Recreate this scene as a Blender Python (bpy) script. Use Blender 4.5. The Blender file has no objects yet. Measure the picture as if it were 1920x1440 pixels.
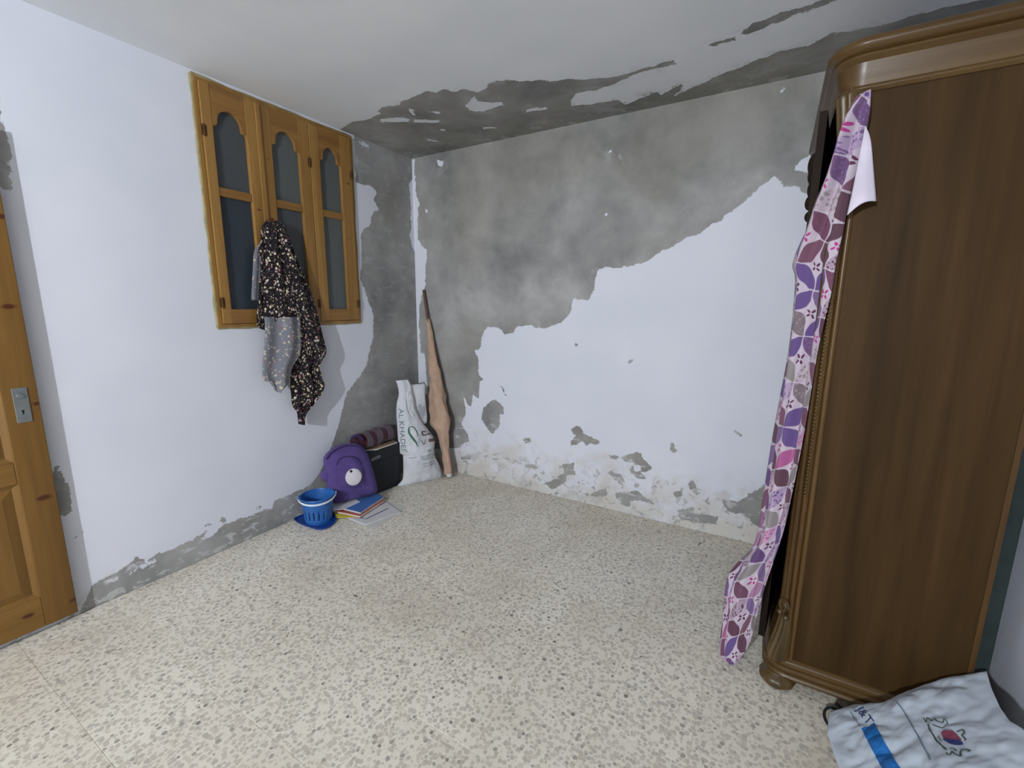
import bpy, bmesh, math, random
import numpy as np
from mathutils import Vector, Matrix, noise

# ------------------------------------------------------------------ camera, world, exposure
SC = bpy.context.scene
COL = SC.collection
cam_data = bpy.data.cameras.new('camera')
cam = bpy.data.objects.new('camera', cam_data)
COL.objects.link(cam)
cam_data.sensor_fit = 'HORIZONTAL'
cam_data.sensor_width = 36.0
cam_data.lens = 829.5 / 1920 * 36.0
cam_data.clip_start = 0.02
YAW, PITCH, ROLL = -0.53143, -0.17715, 0.00699
cf = Vector((math.sin(YAW) * math.cos(PITCH), math.cos(YAW) * math.cos(PITCH), math.sin(PITCH)))
cr0 = Vector((math.cos(YAW), -math.sin(YAW), 0))
cu0 = cr0.cross(cf)
cr = math.cos(ROLL) * cr0 + math.sin(ROLL) * cu0
cu = -math.sin(ROLL) * cr0 + math.cos(ROLL) * cu0
mw = Matrix((cr, cu, -cf)).transposed().to_4x4()
mw.translation = (2.60368, -2.83749, 1.4)
cam.matrix_world = mw
SC.camera = cam

world = bpy.data.worlds.new('night')
SC.world = world
world.use_nodes = True
world.node_tree.nodes['Background'].inputs[0].default_value = (0.012, 0.016, 0.022, 1)
world.node_tree.nodes['Background'].inputs[1].default_value = 1.0

SC.view_settings.view_transform = 'Standard'
SC.view_settings.look = 'None'
SC.view_settings.gamma = 1.0
SC.view_settings.use_curve_mapping = False
SC.view_settings.exposure = 0.82

BULB_AT = Vector((1.95, -5.5, 2.05))      # hanging bulb behind the photographer, the only light in the room
BULB_STRENGTH = 3950.0
BULB_COLOR = (0.875, 0.93, 1.0)

# ------------------------------------------------------------------ measured outlines (metres, in the plane of each surface)
LEFT_BARE = [[(-0.56,2.595),(-0.572,2.227),(-0.462,2.24),(-0.428,2.233),(-0.385,2.199),(-0.408,2.146),(-0.366,2.091),(-0.414,2.06),(-0.447,2.01),(-0.471,1.947),(-0.516,1.933),(-0.543,1.886),(-0.555,1.774),(-0.558,1.663),(-0.577,1.587),(-0.557,1.532),(-0.527,1.464),(-0.483,1.359),(-0.473,1.28),(-0.485,1.161),(-0.529,1.044),(-0.555,0.958),(-0.641,0.857),(-0.752,0.767),(-0.808,0.629),(-0.874,0.469),(-0.946,0.333),(-1.021,0.24),(-1.082,0.196),(-1.174,0.188),(-1.217,0.174),(-1.28,0.177),(-1.34,0.172),(-1.358,0.136),(-1.417,0.15),(-1.509,0.137),(-1.557,0.154),(-1.603,0.151),(-1.67,0.148),(-1.712,0.116),(-1.758,0.115),(-1.729,0.162),(-1.8,0.142),(-1.844,0.135),(-1.918,0.129),(-1.964,0.138),(-2.018,0.122),(-2.051,0.157),(-2.087,0.136),(-2.147,0.13),(-2.203,0.123),(-2.228,0.091),(-2.245,0.074),(-2.275,0.025),(-2.294,-0.1),(0.06,-0.334),(0.18,2.654)],[(-1.664,0.204),(-1.628,0.195),(-1.637,0.159),(-1.664,0.181)],[(-1.739,0.195),(-1.71,0.192),(-1.714,0.178),(-1.738,0.182)],[(-2.271,0.708),(-2.251,0.67),(-2.248,0.62),(-2.241,0.543),(-2.253,0.485),(-2.275,0.474),(-2.297,0.503),(-2.295,0.649)],[(-2.247,2.215),(-2.241,2.126),(-2.247,2.059),(-2.239,2.018),(-2.234,1.978),(-2.241,1.943),(-2.251,1.916),(-2.25,1.878),(-2.252,1.838),(-2.264,1.812),(-2.288,1.85)],[(-2.253,0.37),(-2.206,0.387),(-2.211,0.379),(-2.251,0.361)],[(-1.466,0.187),(-1.429,0.172),(-1.436,0.161),(-1.465,0.173)]]
LEFT_PAINT = [[(-2.216,0.092),(-2.133,0.099),(-2.076,0.09),(-2.046,0.108),(-2.095,0.089),(-2.18,0.087)],[(-2.046,0.108),(-1.995,0.109),(-1.961,0.109),(-1.985,0.098),(-2.03,0.093)],[(-1.771,0.124),(-1.732,0.132),(-1.708,0.153),(-1.723,0.121),(-1.751,0.109)],[(-0.548,2.508),(-0.386,2.513),(-0.396,2.503),(-0.493,2.493)],[(-0.002,2.386),(-0.04,2.337),(-0.029,2.199),(-0.033,1.995),(-0.053,1.951),(-0.031,1.891),(-0.009,1.831),(0.048,1.837),(0.073,2.403)]]
BACK_BARE = [[(-0.401,2.991),(2.991,2.625),(3.069,2.006),(2.785,1.993),(2.691,1.971),(2.66,1.982),(2.633,2.019),(2.571,2.0),(2.562,2.048),(2.525,2.082),(2.472,2.038),(2.423,1.995),(2.373,1.948),(2.318,1.909),(2.281,1.87),(2.238,1.856),(2.187,1.813),(2.128,1.8),(2.091,1.775),(1.973,1.718),(1.872,1.66),(1.716,1.633),(1.62,1.646),(1.574,1.624),(1.554,1.502),(1.52,1.433),(1.459,1.433),(1.42,1.444),(1.4,1.362),(1.331,1.281),(1.213,1.244),(1.119,1.241),(1.088,1.255),(0.978,1.244),(0.946,1.2),(0.868,1.181),(0.825,1.232),(0.725,1.237),(0.67,1.174),(0.649,1.057),(0.588,1.045),(0.624,0.993),(0.633,0.858),(0.678,0.824),(0.637,0.799),(0.631,0.669),(0.574,0.68),(0.552,0.581),(0.515,0.607),(0.489,0.653),(0.493,0.524),(0.453,0.438),(0.512,0.351),(0.522,0.289),(0.411,0.215),(0.343,0.203),(-0.608,-0.017)],[(0.785,0.675),(0.864,0.62),(0.864,0.575),(0.829,0.554),(0.821,0.46),(0.767,0.397),(0.712,0.412),(0.657,0.5),(0.676,0.597),(0.731,0.65)],[(0.811,0.804),(0.855,0.786),(0.881,0.728),(0.916,0.714),(0.873,0.715),(0.838,0.761)],[(1.429,1.145),(1.457,1.147),(1.455,1.12),(1.43,1.119)],[(1.807,1.052),(1.84,1.063),(1.839,1.038),(1.814,1.033)],[(1.428,0.522),(1.456,0.561),(1.499,0.561),(1.515,0.521),(1.559,0.5),(1.644,0.472),(1.631,0.45),(1.575,0.447),(1.555,0.415),(1.517,0.465),(1.461,0.413),(1.417,0.399),(1.43,0.451),(1.473,0.486)],[(1.029,0.4),(1.103,0.412),(1.104,0.382),(1.071,0.361)],[(2.1,0.536),(2.122,0.553),(2.155,0.495),(2.116,0.475)],[(1.797,0.39),(1.903,0.456),(1.95,0.405),(2.002,0.362),(1.943,0.31),(1.983,0.278),(1.908,0.262),(1.853,0.319),(1.876,0.364),(1.824,0.361)],[(1.688,0.258),(1.735,0.281),(1.803,0.268),(1.838,0.22),(1.792,0.21),(1.737,0.24)],[(1.361,0.25),(1.458,0.29),(1.468,0.198),(1.409,0.178),(1.395,0.123),(1.289,0.039),(1.224,0.078),(1.318,0.136),(1.378,0.194)],[(1.756,0.118),(1.862,0.156),(1.912,0.181),(2.03,0.114),(1.877,0.104),(1.867,0.046),(1.814,0.047)],[(2.17,0.108),(2.288,0.164),(2.281,0.11),(2.414,0.119),(2.406,0.073),(2.308,0.052),(2.204,0.044)],[(2.436,0.239),(2.519,0.246),(2.565,0.306),(2.674,0.414),(2.711,0.422),(2.721,0.116),(2.622,0.125),(2.557,0.17),(2.463,0.17)],[(2.145,0.221),(2.19,0.245),(2.21,0.21),(2.173,0.162)],[(2.236,0.332),(2.258,0.337),(2.286,0.267),(2.24,0.269)],[(0.44,0.145),(0.54,0.172),(0.549,0.14),(0.45,0.116)],[(1.048,0.196),(1.123,0.211),(1.173,0.182),(1.057,0.174)],[(2.461,0.68),(2.499,0.651),(2.485,0.643)],[(1.703,0.386),(1.77,0.392),(1.764,0.37),(1.717,0.372)],[(1.532,0.065),(1.618,0.1),(1.7,0.147),(1.716,0.108),(1.62,0.057)],[(0.866,0.216),(0.936,0.221),(0.902,0.202)],[(0.767,0.19),(0.816,0.199),(0.816,0.186),(0.776,0.178)]]
BACK_PAINT = [[(-0.001,2.525),(0.01,2.535),(0.027,2.521),(0.027,2.402),(0.029,2.302),(0.054,2.219),(0.069,2.177),(0.045,2.139),(0.036,1.934),(0.074,1.87),(0.123,1.834),(0.126,1.742),(0.107,1.701),(0.108,1.552),(0.077,1.51),(0.046,1.445),(0.031,1.357),(0.019,1.224),(0.032,1.09),(0.034,0.991),(0.076,0.993),(0.091,0.771),(0.099,0.637),(-0.098,0.615),(-0.012,2.527)],[(0.259,2.476),(0.316,2.467),(0.32,2.433),(0.268,2.436)],[(0.129,2.143),(0.156,2.137),(0.145,2.118)],[(1.616,2.343),(1.633,2.341),(1.631,2.323),(1.617,2.328)],[(1.606,1.968),(1.623,1.97),(1.62,1.957)],[(2.516,2.491),(2.528,2.491),(2.529,2.479),(2.519,2.481)],[(2.611,2.099),(2.644,2.14),(2.68,2.16),(2.765,2.169),(2.776,2.069),(2.706,2.066),(2.664,2.079)],[(1.884,0.345),(1.915,0.358),(1.929,0.328),(1.911,0.317),(1.894,0.32)]]
CEIL_BARE = [[(-0.077,-0.65),(0.031,-0.694),(0.186,-0.725),(0.307,-0.704),(0.422,-0.728),(0.45,-0.763),(0.524,-0.779),(0.613,-0.753),(0.63,-0.783),(0.707,-0.778),(0.858,-0.815),(0.888,-0.763),(0.96,-0.778),(0.991,-0.726),(1.052,-0.726),(1.102,-0.663),(1.151,-0.669),(1.179,-0.701),(1.247,-0.714),(1.324,-0.682),(1.395,-0.623),(1.443,-0.615),(1.502,-0.569),(1.557,-0.556),(1.756,-0.455),(1.883,-0.455),(1.939,-0.469),(1.996,-0.465),(2.077,-0.467),(2.081,-0.438),(2.005,-0.426),(1.883,-0.426),(1.769,-0.385),(1.678,-0.37),(1.541,-0.378),(1.479,-0.262),(1.551,-0.222),(1.729,-0.19),(1.749,-0.125),(1.816,-0.148),(1.932,-0.184),(1.95,-0.138),(2.073,-0.225),(2.073,-0.179),(2.001,-0.081),(2.143,-0.153),(2.251,-0.222),(2.382,-0.261),(2.503,-0.305),(2.615,-0.299),(2.695,-0.352),(2.753,-0.336),(2.887,-0.321),(2.975,-0.332),(3.042,-0.338),(3.144,-0.328),(3.255,-0.318),(3.478,0.002),(2.751,0.295),(1.361,0.271),(-0.345,0.354)],[(2.229,-0.52),(2.271,-0.528),(2.34,-0.529),(2.34,-0.498),(2.279,-0.501),(2.239,-0.495)],[(2.362,-0.555),(2.42,-0.596),(2.585,-0.614),(2.638,-0.625),(2.694,-0.633),(2.693,-0.594),(2.594,-0.573),(2.472,-0.55),(2.41,-0.515),(2.368,-0.526)]]
CEIL_PAINT = [[(1.045,-0.626),(1.035,-0.569),(1.084,-0.515),(1.147,-0.5),(1.141,-0.462),(1.055,-0.452),(0.989,-0.447),(0.929,-0.481),(0.94,-0.558)],[(0.626,-0.694),(0.632,-0.663),(0.586,-0.603),(0.592,-0.643)],[(0.355,-0.667),(0.461,-0.644),(0.518,-0.587),(0.48,-0.556),(0.326,-0.633)],[(0.544,-0.56),(0.674,-0.468),(0.648,-0.445),(0.519,-0.53)],[(0.703,-0.618),(0.749,-0.563),(0.735,-0.554),(0.691,-0.601)],[(1.207,-0.338),(1.26,-0.349),(1.341,-0.303),(1.309,-0.285),(1.202,-0.307)],[(0.582,-0.366),(0.615,-0.33),(0.598,-0.312),(0.566,-0.337)],[(0.853,-0.247),(0.928,-0.215),(0.908,-0.193),(0.843,-0.222)],[(0.389,-0.268),(0.437,-0.202),(0.414,-0.183),(0.372,-0.239)]]
SCARF_L = [(-1.262,1.868),(-1.298,1.825),(-1.309,1.773),(-1.316,1.722),(-1.334,1.584),(-1.356,1.445),(-1.38,1.279),(-1.32,1.24),(-1.26,1.219),(-1.225,1.171),(-1.23,1.038),(-1.208,0.959),(-1.204,0.89),(-1.205,0.781),(-1.176,0.725),(-1.169,0.683),(-1.17,0.641)]
SCARF_R = [(-1.234,1.87),(-1.179,1.851),(-1.146,1.785),(-1.131,1.734),(-1.093,1.637),(-1.059,1.546),(-1.023,1.452),(-0.989,1.315),(-0.973,1.235),(-0.961,1.163),(-0.953,1.086),(-1.014,1.004),(-1.007,0.932),(-0.997,0.857),(-1.085,0.758),(-1.143,0.708),(-1.164,0.639)]
REV_L = [(-1.342,1.321),(-1.344,1.25),(-1.366,1.116),(-1.384,0.971),(-1.345,0.938),(-1.313,0.876)]
REV_R = [(-1.133,1.317),(-1.136,1.222),(-1.15,1.097),(-1.211,1.015),(-1.244,0.923),(-1.303,0.873)]
SIDE_L = [(-1.312,1.736),(-1.35,1.681),(-1.366,1.582),(-1.387,1.444),(-1.387,1.416)]
SIDE_R = [(-1.298,1.738),(-1.302,1.686),(-1.313,1.586),(-1.33,1.445),(-1.338,1.417)]
CUR_L = [(2.776,-1.115,2.011),(2.739,-1.112,1.992),(2.72,-1.11,1.917),(2.712,-1.083,1.859),(2.699,-1.057,1.79),(2.68,-1.03,1.741),(2.665,-0.985,1.675),(2.633,-0.94,1.558),(2.65,-0.94,1.484),(2.657,-0.94,1.257),(2.65,-0.94,1.078),(2.642,-0.94,0.891),(2.634,-0.94,0.629),(2.624,-0.94,0.468),(2.567,-0.96,0.371),(2.539,-0.98,0.297),(2.539,-1.01,0.122),(2.543,-1.04,0.009),(2.585,-1.07,0.008)]
CUR_R = [(2.783,-1.118,2.011),(2.79,-1.118,1.952),(2.789,-1.118,1.895),(2.785,-1.118,1.824),(2.774,-1.117,1.752),(2.767,-1.116,1.678),(2.765,-1.115,1.617),(2.76,-1.114,1.523),(2.76,-1.112,1.442),(2.746,-1.111,1.275),(2.741,-1.11,1.1),(2.736,-1.109,0.953),(2.725,-1.108,0.76),(2.714,-1.106,0.618),(2.695,-1.105,0.487),(2.684,-1.104,0.409),(2.667,-1.102,0.282),(2.648,-1.101,0.149),(2.609,-1.1,0.038)]
FLAP = [(2.773,-1.135,1.91),(2.789,-1.135,1.873),(2.806,-1.135,1.788),(2.822,-1.135,1.702),(2.796,-1.135,1.696),(2.779,-1.135,1.684),(2.758,-1.135,1.669),(2.764,-1.135,1.749),(2.768,-1.135,1.822)]
SACK_FRAME = [(0.23,-0.438,0.0),(0.4711,0.8821,0.0),(-0.1056,0.0564,0.9928)]
SACK_L = [(-0.051,0.018),(-0.008,0.058),(0.005,0.244),(-0.017,0.257),(-0.024,0.377),(-0.023,0.473),(-0.022,0.568),(-0.013,0.649),(0.008,0.717),(0.004,0.787),(-0.011,0.835)]
SACK_R = [(0.317,0.031),(0.3,0.105),(0.264,0.2),(0.273,0.319),(0.224,0.413),(0.175,0.485),(0.144,0.567),(0.132,0.614),(0.122,0.712),(0.113,0.777),(0.094,0.824)]
SACK_BACK = [(0.103,0.765),(0.143,0.781),(0.19,0.78),(0.234,0.773),(0.229,0.669),(0.229,0.471),(0.168,0.479),(0.115,0.584)]
SACK_PRINT = {'text': [(0.0,0.61),(0.031,0.606),(-0.011,0.263)],'leaf': [(0.047,0.463),(0.083,0.458),(0.106,0.41),(0.1,0.378),(0.072,0.311),(0.043,0.406)],'hook': [(0.186,0.405),(0.156,0.412),(0.147,0.4),(0.158,0.384),(0.185,0.384),(0.212,0.384),(0.232,0.373)],'strokes': [(0.138,0.345),(0.15,0.31),(0.172,0.348),(0.156,0.312),(0.186,0.362),(0.272,0.352),(0.273,0.312),(0.194,0.328)],'net': [(0.183,0.245),(0.261,0.247)],'lines': [(0.115,0.222),(0.248,0.219),(0.118,0.208),(0.247,0.202),(0.12,0.195),(0.243,0.188),(0.035,0.219),(0.088,0.22),(0.124,0.158),(0.248,0.159),(0.143,0.134),(0.246,0.139)]}
GREEN = [(0.157,0.611),(0.178,0.622),(0.19,0.595),(0.208,0.606),(0.199,0.528),(0.176,0.498),(0.159,0.546)]
PACK_FRAME = [(0.15,-0.99,0.07),(0.4191,0.908,0.0),(-0.1981,0.0915,0.9759)]
PACK = [(-0.069,0.285),(-0.054,0.327),(-0.003,0.362),(0.08,0.384),(0.178,0.359),(0.218,0.311),(0.234,0.25),(0.252,0.152),(0.264,0.062),(0.26,-0.002),(0.201,-0.038),(0.115,-0.04),(-0.004,-0.027),(-0.043,0.002),(-0.064,0.068),(-0.065,0.135),(-0.06,0.206)]
PACK_POCKET = [(0.006,0.248),(0.032,0.288),(0.087,0.295),(0.145,0.272),(0.173,0.215),(0.181,0.144),(0.169,0.083),(0.1,0.07),(0.009,0.085),(0.001,0.159)]
PACK_BADGE = [(0.098,0.153),(0.153,0.141),(0.092,0.094),(0.083,0.196)]
PACK_SIDE = [(-0.054,0.238),(-0.089,0.218),(-0.095,0.191),(-0.083,0.161),(-0.061,0.145)]
PACK_HANDLE = [(0.128,0.37),(0.141,0.331),(0.178,0.313)]
SHEET = [(0.267,-1.068),(0.556,-1.048),(0.51,-0.703),(0.321,-0.721)]
MAG = [(0.299,-1.04),(0.467,-1.044),(0.533,-0.797),(0.348,-0.747)]
MAGSTRIPE = [(0.34,-1.004),(0.416,-0.993),(0.426,-0.806)]
YELLOW = [(0.159,-1.045),(0.244,-1.083),(0.362,-0.995),(0.319,-0.83),(0.223,-0.864)]
ORANGE = [(0.148,-1.051),(0.379,-1.012),(0.337,-0.76),(0.151,-0.708)]
BLUE = [(0.218,-1.01),(0.364,-0.992),(0.317,-0.747),(0.151,-0.706)]
PAPER = [(0.061,-1.01),(0.19,-1.079),(0.239,-1.015),(0.241,-0.888),(0.062,-0.843)]
TRAY = [(0.03,-1.246),(0.271,-1.238),(0.289,-1.141),(0.186,-1.053),(0.02,-1.051),(-0.04,-1.146)]
PARCEL_FRAME = [(2.884,-1.176,0.05),(0.7882,0.1513,0.5965),(-0.0526,-0.9922,0.1128)]
PARCEL_TOP = [(0.0,0.0),(0.084,-0.007),(0.165,0.019),(0.249,-0.008),(0.305,-0.016),(0.373,-0.017),(0.47,-0.004)]
PARCEL_SIDES = {'left': [(0.0,0.0),(-0.011,0.102),(0.004,0.201),(0.018,0.269)],'right': [(0.47,-0.004),(0.459,0.067),(0.453,0.157),(0.457,0.218),(0.474,0.255)]}
PARCEL_PRINT = {'t0': [(0.086,0.056),(0.117,0.05),(0.107,0.13),(0.138,0.124)],'stripe': [(0.1,0.147),(0.138,0.135),(0.131,0.301),(0.174,0.313)],'line': [(0.216,0.089),(0.224,0.115),(0.23,0.148),(0.238,0.202),(0.255,0.336)],'line2': [(0.074,0.052),(0.086,0.1),(0.099,0.14)],'shield': [(0.299,0.241),(0.31,0.24),(0.326,0.242),(0.33,0.262),(0.335,0.286),(0.325,0.292),(0.31,0.292),(0.302,0.277),(0.298,0.256)],'mid': [(0.297,0.266),(0.33,0.271)],'curl': [(0.27,0.166),(0.272,0.189),(0.278,0.167),(0.284,0.183),(0.287,0.193),(0.295,0.182),(0.298,0.195),(0.309,0.204),(0.317,0.19),(0.32,0.203),(0.313,0.217),(0.306,0.221),(0.295,0.215),(0.286,0.207)],'left': [(0.275,0.198),(0.275,0.223),(0.278,0.242),(0.28,0.262),(0.288,0.287),(0.297,0.313)],'bot': [(0.294,0.321),(0.299,0.333),(0.307,0.322),(0.311,0.33),(0.32,0.336),(0.323,0.319),(0.33,0.311),(0.343,0.312),(0.337,0.317)],'right': [(0.333,0.246),(0.346,0.24),(0.348,0.253),(0.34,0.258),(0.344,0.272),(0.34,0.274)],'inner': [(0.289,0.253),(0.29,0.266),(0.292,0.276)],'tip': [(0.305,0.309),(0.313,0.307),(0.316,0.318)]}
W_, D_, H_ = 3.35, 6.2, 2.534               # room width (x), depth (-y), height
rng = random.Random(7)

# ------------------------------------------------------------------ helpers
def lin(r, g, b):
    def f(c):
        c /= 255.0
        return c / 12.92 if c <= 0.04045 else ((c + 0.055) / 1.055) ** 2.4
    return (f(r), f(g), f(b), 1.0)

class NT:
    """small node-tree writer"""
    def __init__(self, name, rough=0.8, spec=0.3):
        self.m = bpy.data.materials.new(name)
        self.m.use_nodes = True
        self.t = self.m.node_tree
        self.b = self.t.nodes['Principled BSDF']
        self.b.inputs['Roughness'].default_value = rough
        self.b.inputs['Specular IOR Level'].default_value = spec
    def n(self, typ, **kw):
        nd = self.t.nodes.new(typ)
        for k, v in kw.items():
            if hasattr(nd, k) and not k.startswith('i_'):
                setattr(nd, k, v)
        return nd
    def link(self, a, b):
        self.t.links.new(a, b)
    def put(self, sock, v):
        if hasattr(v, 'is_linked') or isinstance(v, bpy.types.NodeSocket):
            self.link(v, sock)
        else:
            sock.default_value = v
    def math(self, op, a, b=0.0, c=0.0, clamp=False):
        nd = self.n('ShaderNodeMath', operation=op, use_clamp=clamp)
        self.put(nd.inputs[0], a); self.put(nd.inputs[1], b); self.put(nd.inputs[2], c)
        return nd.outputs[0]
    def vmath(self, op, a, b=(0, 0, 0), scale=None):
        nd = self.n('ShaderNodeVectorMath', operation=op)
        self.put(nd.inputs[0], a); self.put(nd.inputs[1], b)
        if scale is not None:
            self.put(nd.inputs['Scale'], scale)
        return nd.outputs['Value'] if op in ('DISTANCE', 'LENGTH', 'DOT_PRODUCT') else nd.outputs[0]
    def noise(self, vec, scale, detail=4, rough=0.55, dist=0.0):
        nd = self.n('ShaderNodeTexNoise')
        self.put(nd.inputs['Vector'], vec)
        nd.inputs['Scale'].default_value = scale; nd.inputs['Detail'].default_value = detail
        nd.inputs['Roughness'].default_value = rough; nd.inputs['Distortion'].default_value = dist
        return nd.outputs['Fac']
    def voro(self, vec, scale, feature='F1', rnd=1.0):
        nd = self.n('ShaderNodeTexVoronoi', feature=feature)
        self.put(nd.inputs['Vector'], vec)
        nd.inputs['Scale'].default_value = scale
        nd.inputs['Randomness'].default_value = rnd
        return nd
    def step(self, v, a, b, lo=0.0, hi=1.0):
        nd = self.n('ShaderNodeMapRange', interpolation_type='SMOOTHSTEP')
        self.put(nd.inputs[0], v)
        nd.inputs[1].default_value = a; nd.inputs[2].default_value = b
        nd.inputs[3].default_value = lo; nd.inputs[4].default_value = hi
        return nd.outputs[0]
    def mix(self, f, a, b, mode='MIX'):
        nd = self.n('ShaderNodeMix', data_type='RGBA', blend_type=mode)
        self.put(nd.inputs[0], f); self.put(nd.inputs[6], a); self.put(nd.inputs[7], b)
        return nd.outputs[2]
    def ramp(self, f, stops, const=False):
        nd = self.n('ShaderNodeValToRGB')
        if const:
            nd.color_ramp.interpolation = 'CONSTANT'
        e = nd.color_ramp.elements
        while len(e) < len(stops):
            e.new(0.5)
        for i, (p, c) in enumerate(stops):
            e[i].position = p; e[i].color = c
        self.put(nd.inputs[0], f)
        return nd.outputs[0]
    def pos(self):
        return self.n('ShaderNodeNewGeometry').outputs['Position']
    def obj(self):
        return self.n('ShaderNodeTexCoord').outputs['Object']
    def uv(self):
        return self.n('ShaderNodeTexCoord').outputs['UV']
    def attr(self, name):
        nd = self.n('ShaderNodeAttribute'); nd.attribute_name = name
        return nd.outputs['Fac']
    def mapping(self, vec, scale=(1, 1, 1), rot=(0, 0, 0), loc=(0, 0, 0)):
        nd = self.n('ShaderNodeMapping')
        self.put(nd.inputs[0], vec)
        nd.inputs[1].default_value = loc; nd.inputs[2].default_value = rot; nd.inputs[3].default_value = scale
        return nd.outputs[0]
    def color(self, c):
        self.put(self.b.inputs['Base Color'], c); return self
    def bump(self, h, strength=0.3, dist=0.01):
        nd = self.n('ShaderNodeBump')
        nd.inputs['Strength'].default_value = strength; nd.inputs['Distance'].default_value = dist
        self.put(nd.inputs['Height'], h)
        self.link(nd.outputs[0], self.b.inputs['Normal']); return self

def grid_faces(nu, nv, wrap=False):
    f = []
    for j in range(nv - 1):
        for i in range(nu if wrap else nu - 1):
            a = j * nu + i; b = j * nu + (i + 1) % nu
            f.append((a, b, b + nu, a + nu))
    return f

class MB:
    """collects verts and faces for one mesh"""
    def __init__(self):
        self.v = []; self.f = []; self.uv = None
    def add(self, v, f):
        o = len(self.v)
        self.v += [tuple(p) for p in v]; self.f += [tuple(i + o for i in q) for q in f]
        return self
    def box(self, a, b, bev=0.0):
        x0, y0, z0 = a; x1, y1, z1 = b
        if bev <= 0:
            v = [(x0, y0, z0), (x1, y0, z0), (x1, y1, z0), (x0, y1, z0), (x0, y0, z1), (x1, y0, z1), (x1, y1, z1), (x0, y1, z1)]
            return self.add(v, [(0, 3, 2, 1), (4, 5, 6, 7), (0, 1, 5, 4), (1, 2, 6, 5), (2, 3, 7, 6), (3, 0, 4, 7)])
        bm = bmesh.new()
        bmesh.ops.create_cube(bm, size=1.0)
        bmesh.ops.scale(bm, vec=(x1 - x0, y1 - y0, z1 - z0), verts=bm.verts)
        bmesh.ops.translate(bm, vec=((x0 + x1) / 2, (y0 + y1) / 2, (z0 + z1) / 2), verts=bm.verts)
        bmesh.ops.bevel(bm, geom=bm.edges[:], offset=bev, segments=2, affect='EDGES', profile=0.5)
        bm.verts.index_update()
        self.add([v.co[:] for v in bm.verts], [[v.index for v in f.verts] for f in bm.faces])
        bm.free()
        return self
    def prism(self, pts, fn, d0, d1):
        """polygon pts (a,b) extruded from d0 to d1; fn(a,b,d) -> xyz"""
        n = len(pts)
        v = [fn(a, b, d0) for a, b in pts] + [fn(a, b, d1) for a, b in pts]
        f = [tuple(range(n))[::-1], tuple(range(n, 2 * n))] + [(i, (i + 1) % n, n + (i + 1) % n, n + i) for i in range(n)]
        return self.add(v, f)
    def tube(self, path, rad, seg=12, cap=True):
        path = [Vector([float(c) for c in p]) for p in path]
        rad = [float(r) for r in rad] if hasattr(rad, '__len__') else [float(rad)] * len(path)
        v = []; up = Vector((0, 0, 1))
        for i, p in enumerate(path):
            t = (path[min(i + 1, len(path) - 1)] - path[max(i - 1, 0)]).normalized()
            if i == 0:
                a = t.cross(up if abs(t.z) < 0.9 else Vector((1, 0, 0))).normalized()
            else:
                a = (a - t * a.dot(t)).normalized()
            b = t.cross(a)
            for k in range(seg):
                th = 2 * math.pi * k / seg
                v.append(p + rad[i] * (math.cos(th) * a + math.sin(th) * b))
        f = grid_faces(seg, len(path), True)
        if cap:
            f += [tuple(range(seg))[::-1], tuple(range(len(v) - seg, len(v)))]
        return self.add(v, f)
    def lathe(self, prof, seg=32, c=(0, 0, 0), cap=True, fn=None):
        v = []
        for r, z in prof:
            for k in range(seg):
                th = 2 * math.pi * k / seg
                rr = r if fn is None else fn(r, z, th)
                v.append((c[0] + rr * math.cos(th), c[1] + rr * math.sin(th), c[2] + z))
        f = grid_faces(seg, len(prof), True)
        if cap:
            f += [tuple(range(seg))[::-1], tuple(range(len(v) - seg, len(v)))]
        return self.add(v, f)
    def build(self, name, mat, parent=None, smooth=False, angle=40):
        me = bpy.data.meshes.new(name)
        me.from_pydata(self.v, [], self.f)
        if self.uv is not None:
            l = me.uv_layers.new(name='UVMap')
            vi = np.zeros(len(me.loops), dtype=np.int32); me.loops.foreach_get('vertex_index', vi)
            l.data.foreach_set('uv', np.asarray(self.uv, dtype=np.float32)[vi].ravel())
        me.materials.append(mat)
        if smooth:
            me.polygons.foreach_set('use_smooth', [True] * len(me.polygons))
            if angle < 180:
                me.set_sharp_from_angle(angle=math.radians(angle))
        me.update()
        o = bpy.data.objects.new(name, me)
        COL.objects.link(o)
        if parent is not None:
            o.parent = parent
            o.matrix_parent_inverse = Matrix.Translation(parent.location).inverted()
        return o

def thing(name, loc, label, cat, group=None):
    o = bpy.data.objects.new(name, None)
    o.empty_display_size = 0.05
    COL.objects.link(o); o.location = loc
    return tag(o, label, cat, group)
def tag(o, label, cat, group=None):
    o['label'] = label; o['category'] = cat
    if group: o['group'] = group
    return o
def structure(o, label=None):
    o['kind'] = 'structure'
    if label: o['label'] = label
    return o
def solid(o, t, offset=0.0):
    m = o.modifiers.new('thickness', 'SOLIDIFY'); m.thickness = t; m.offset = offset
    return o
def smooth_loop(pts, n=8):
    """closed Catmull-Rom through pts"""
    out = []; N = len(pts)
    for i in range(N):
        p0, p1, p2, p3 = (np.array(pts[(i + k) % N], float) for k in (-1, 0, 1, 2))
        for j in range(n):
            t = j / n
            out.append(tuple(0.5 * (2 * p1 + (p2 - p0) * t + (2 * p0 - 5 * p1 + 4 * p2 - p3) * t * t + (3 * p1 - p0 - 3 * p2 + p3) * t ** 3)))
    return out
def smooth_line(pts, n=6):
    out = []; N = len(pts); P = [np.array(q, float) for q in pts]
    for i in range(N - 1):
        p0, p1, p2, p3 = P[max(i - 1, 0)], P[i], P[i + 1], P[min(i + 2, N - 1)]
        for j in range(n):
            t = j / n
            out.append(tuple(0.5 * (2 * p1 + (p2 - p0) * t + (2 * p0 - 5 * p1 + 4 * p2 - p3) * t * t + (3 * p1 - p0 - 3 * p2 + p3) * t ** 3)))
    out.append(tuple(P[-1]))
    return out
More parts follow.
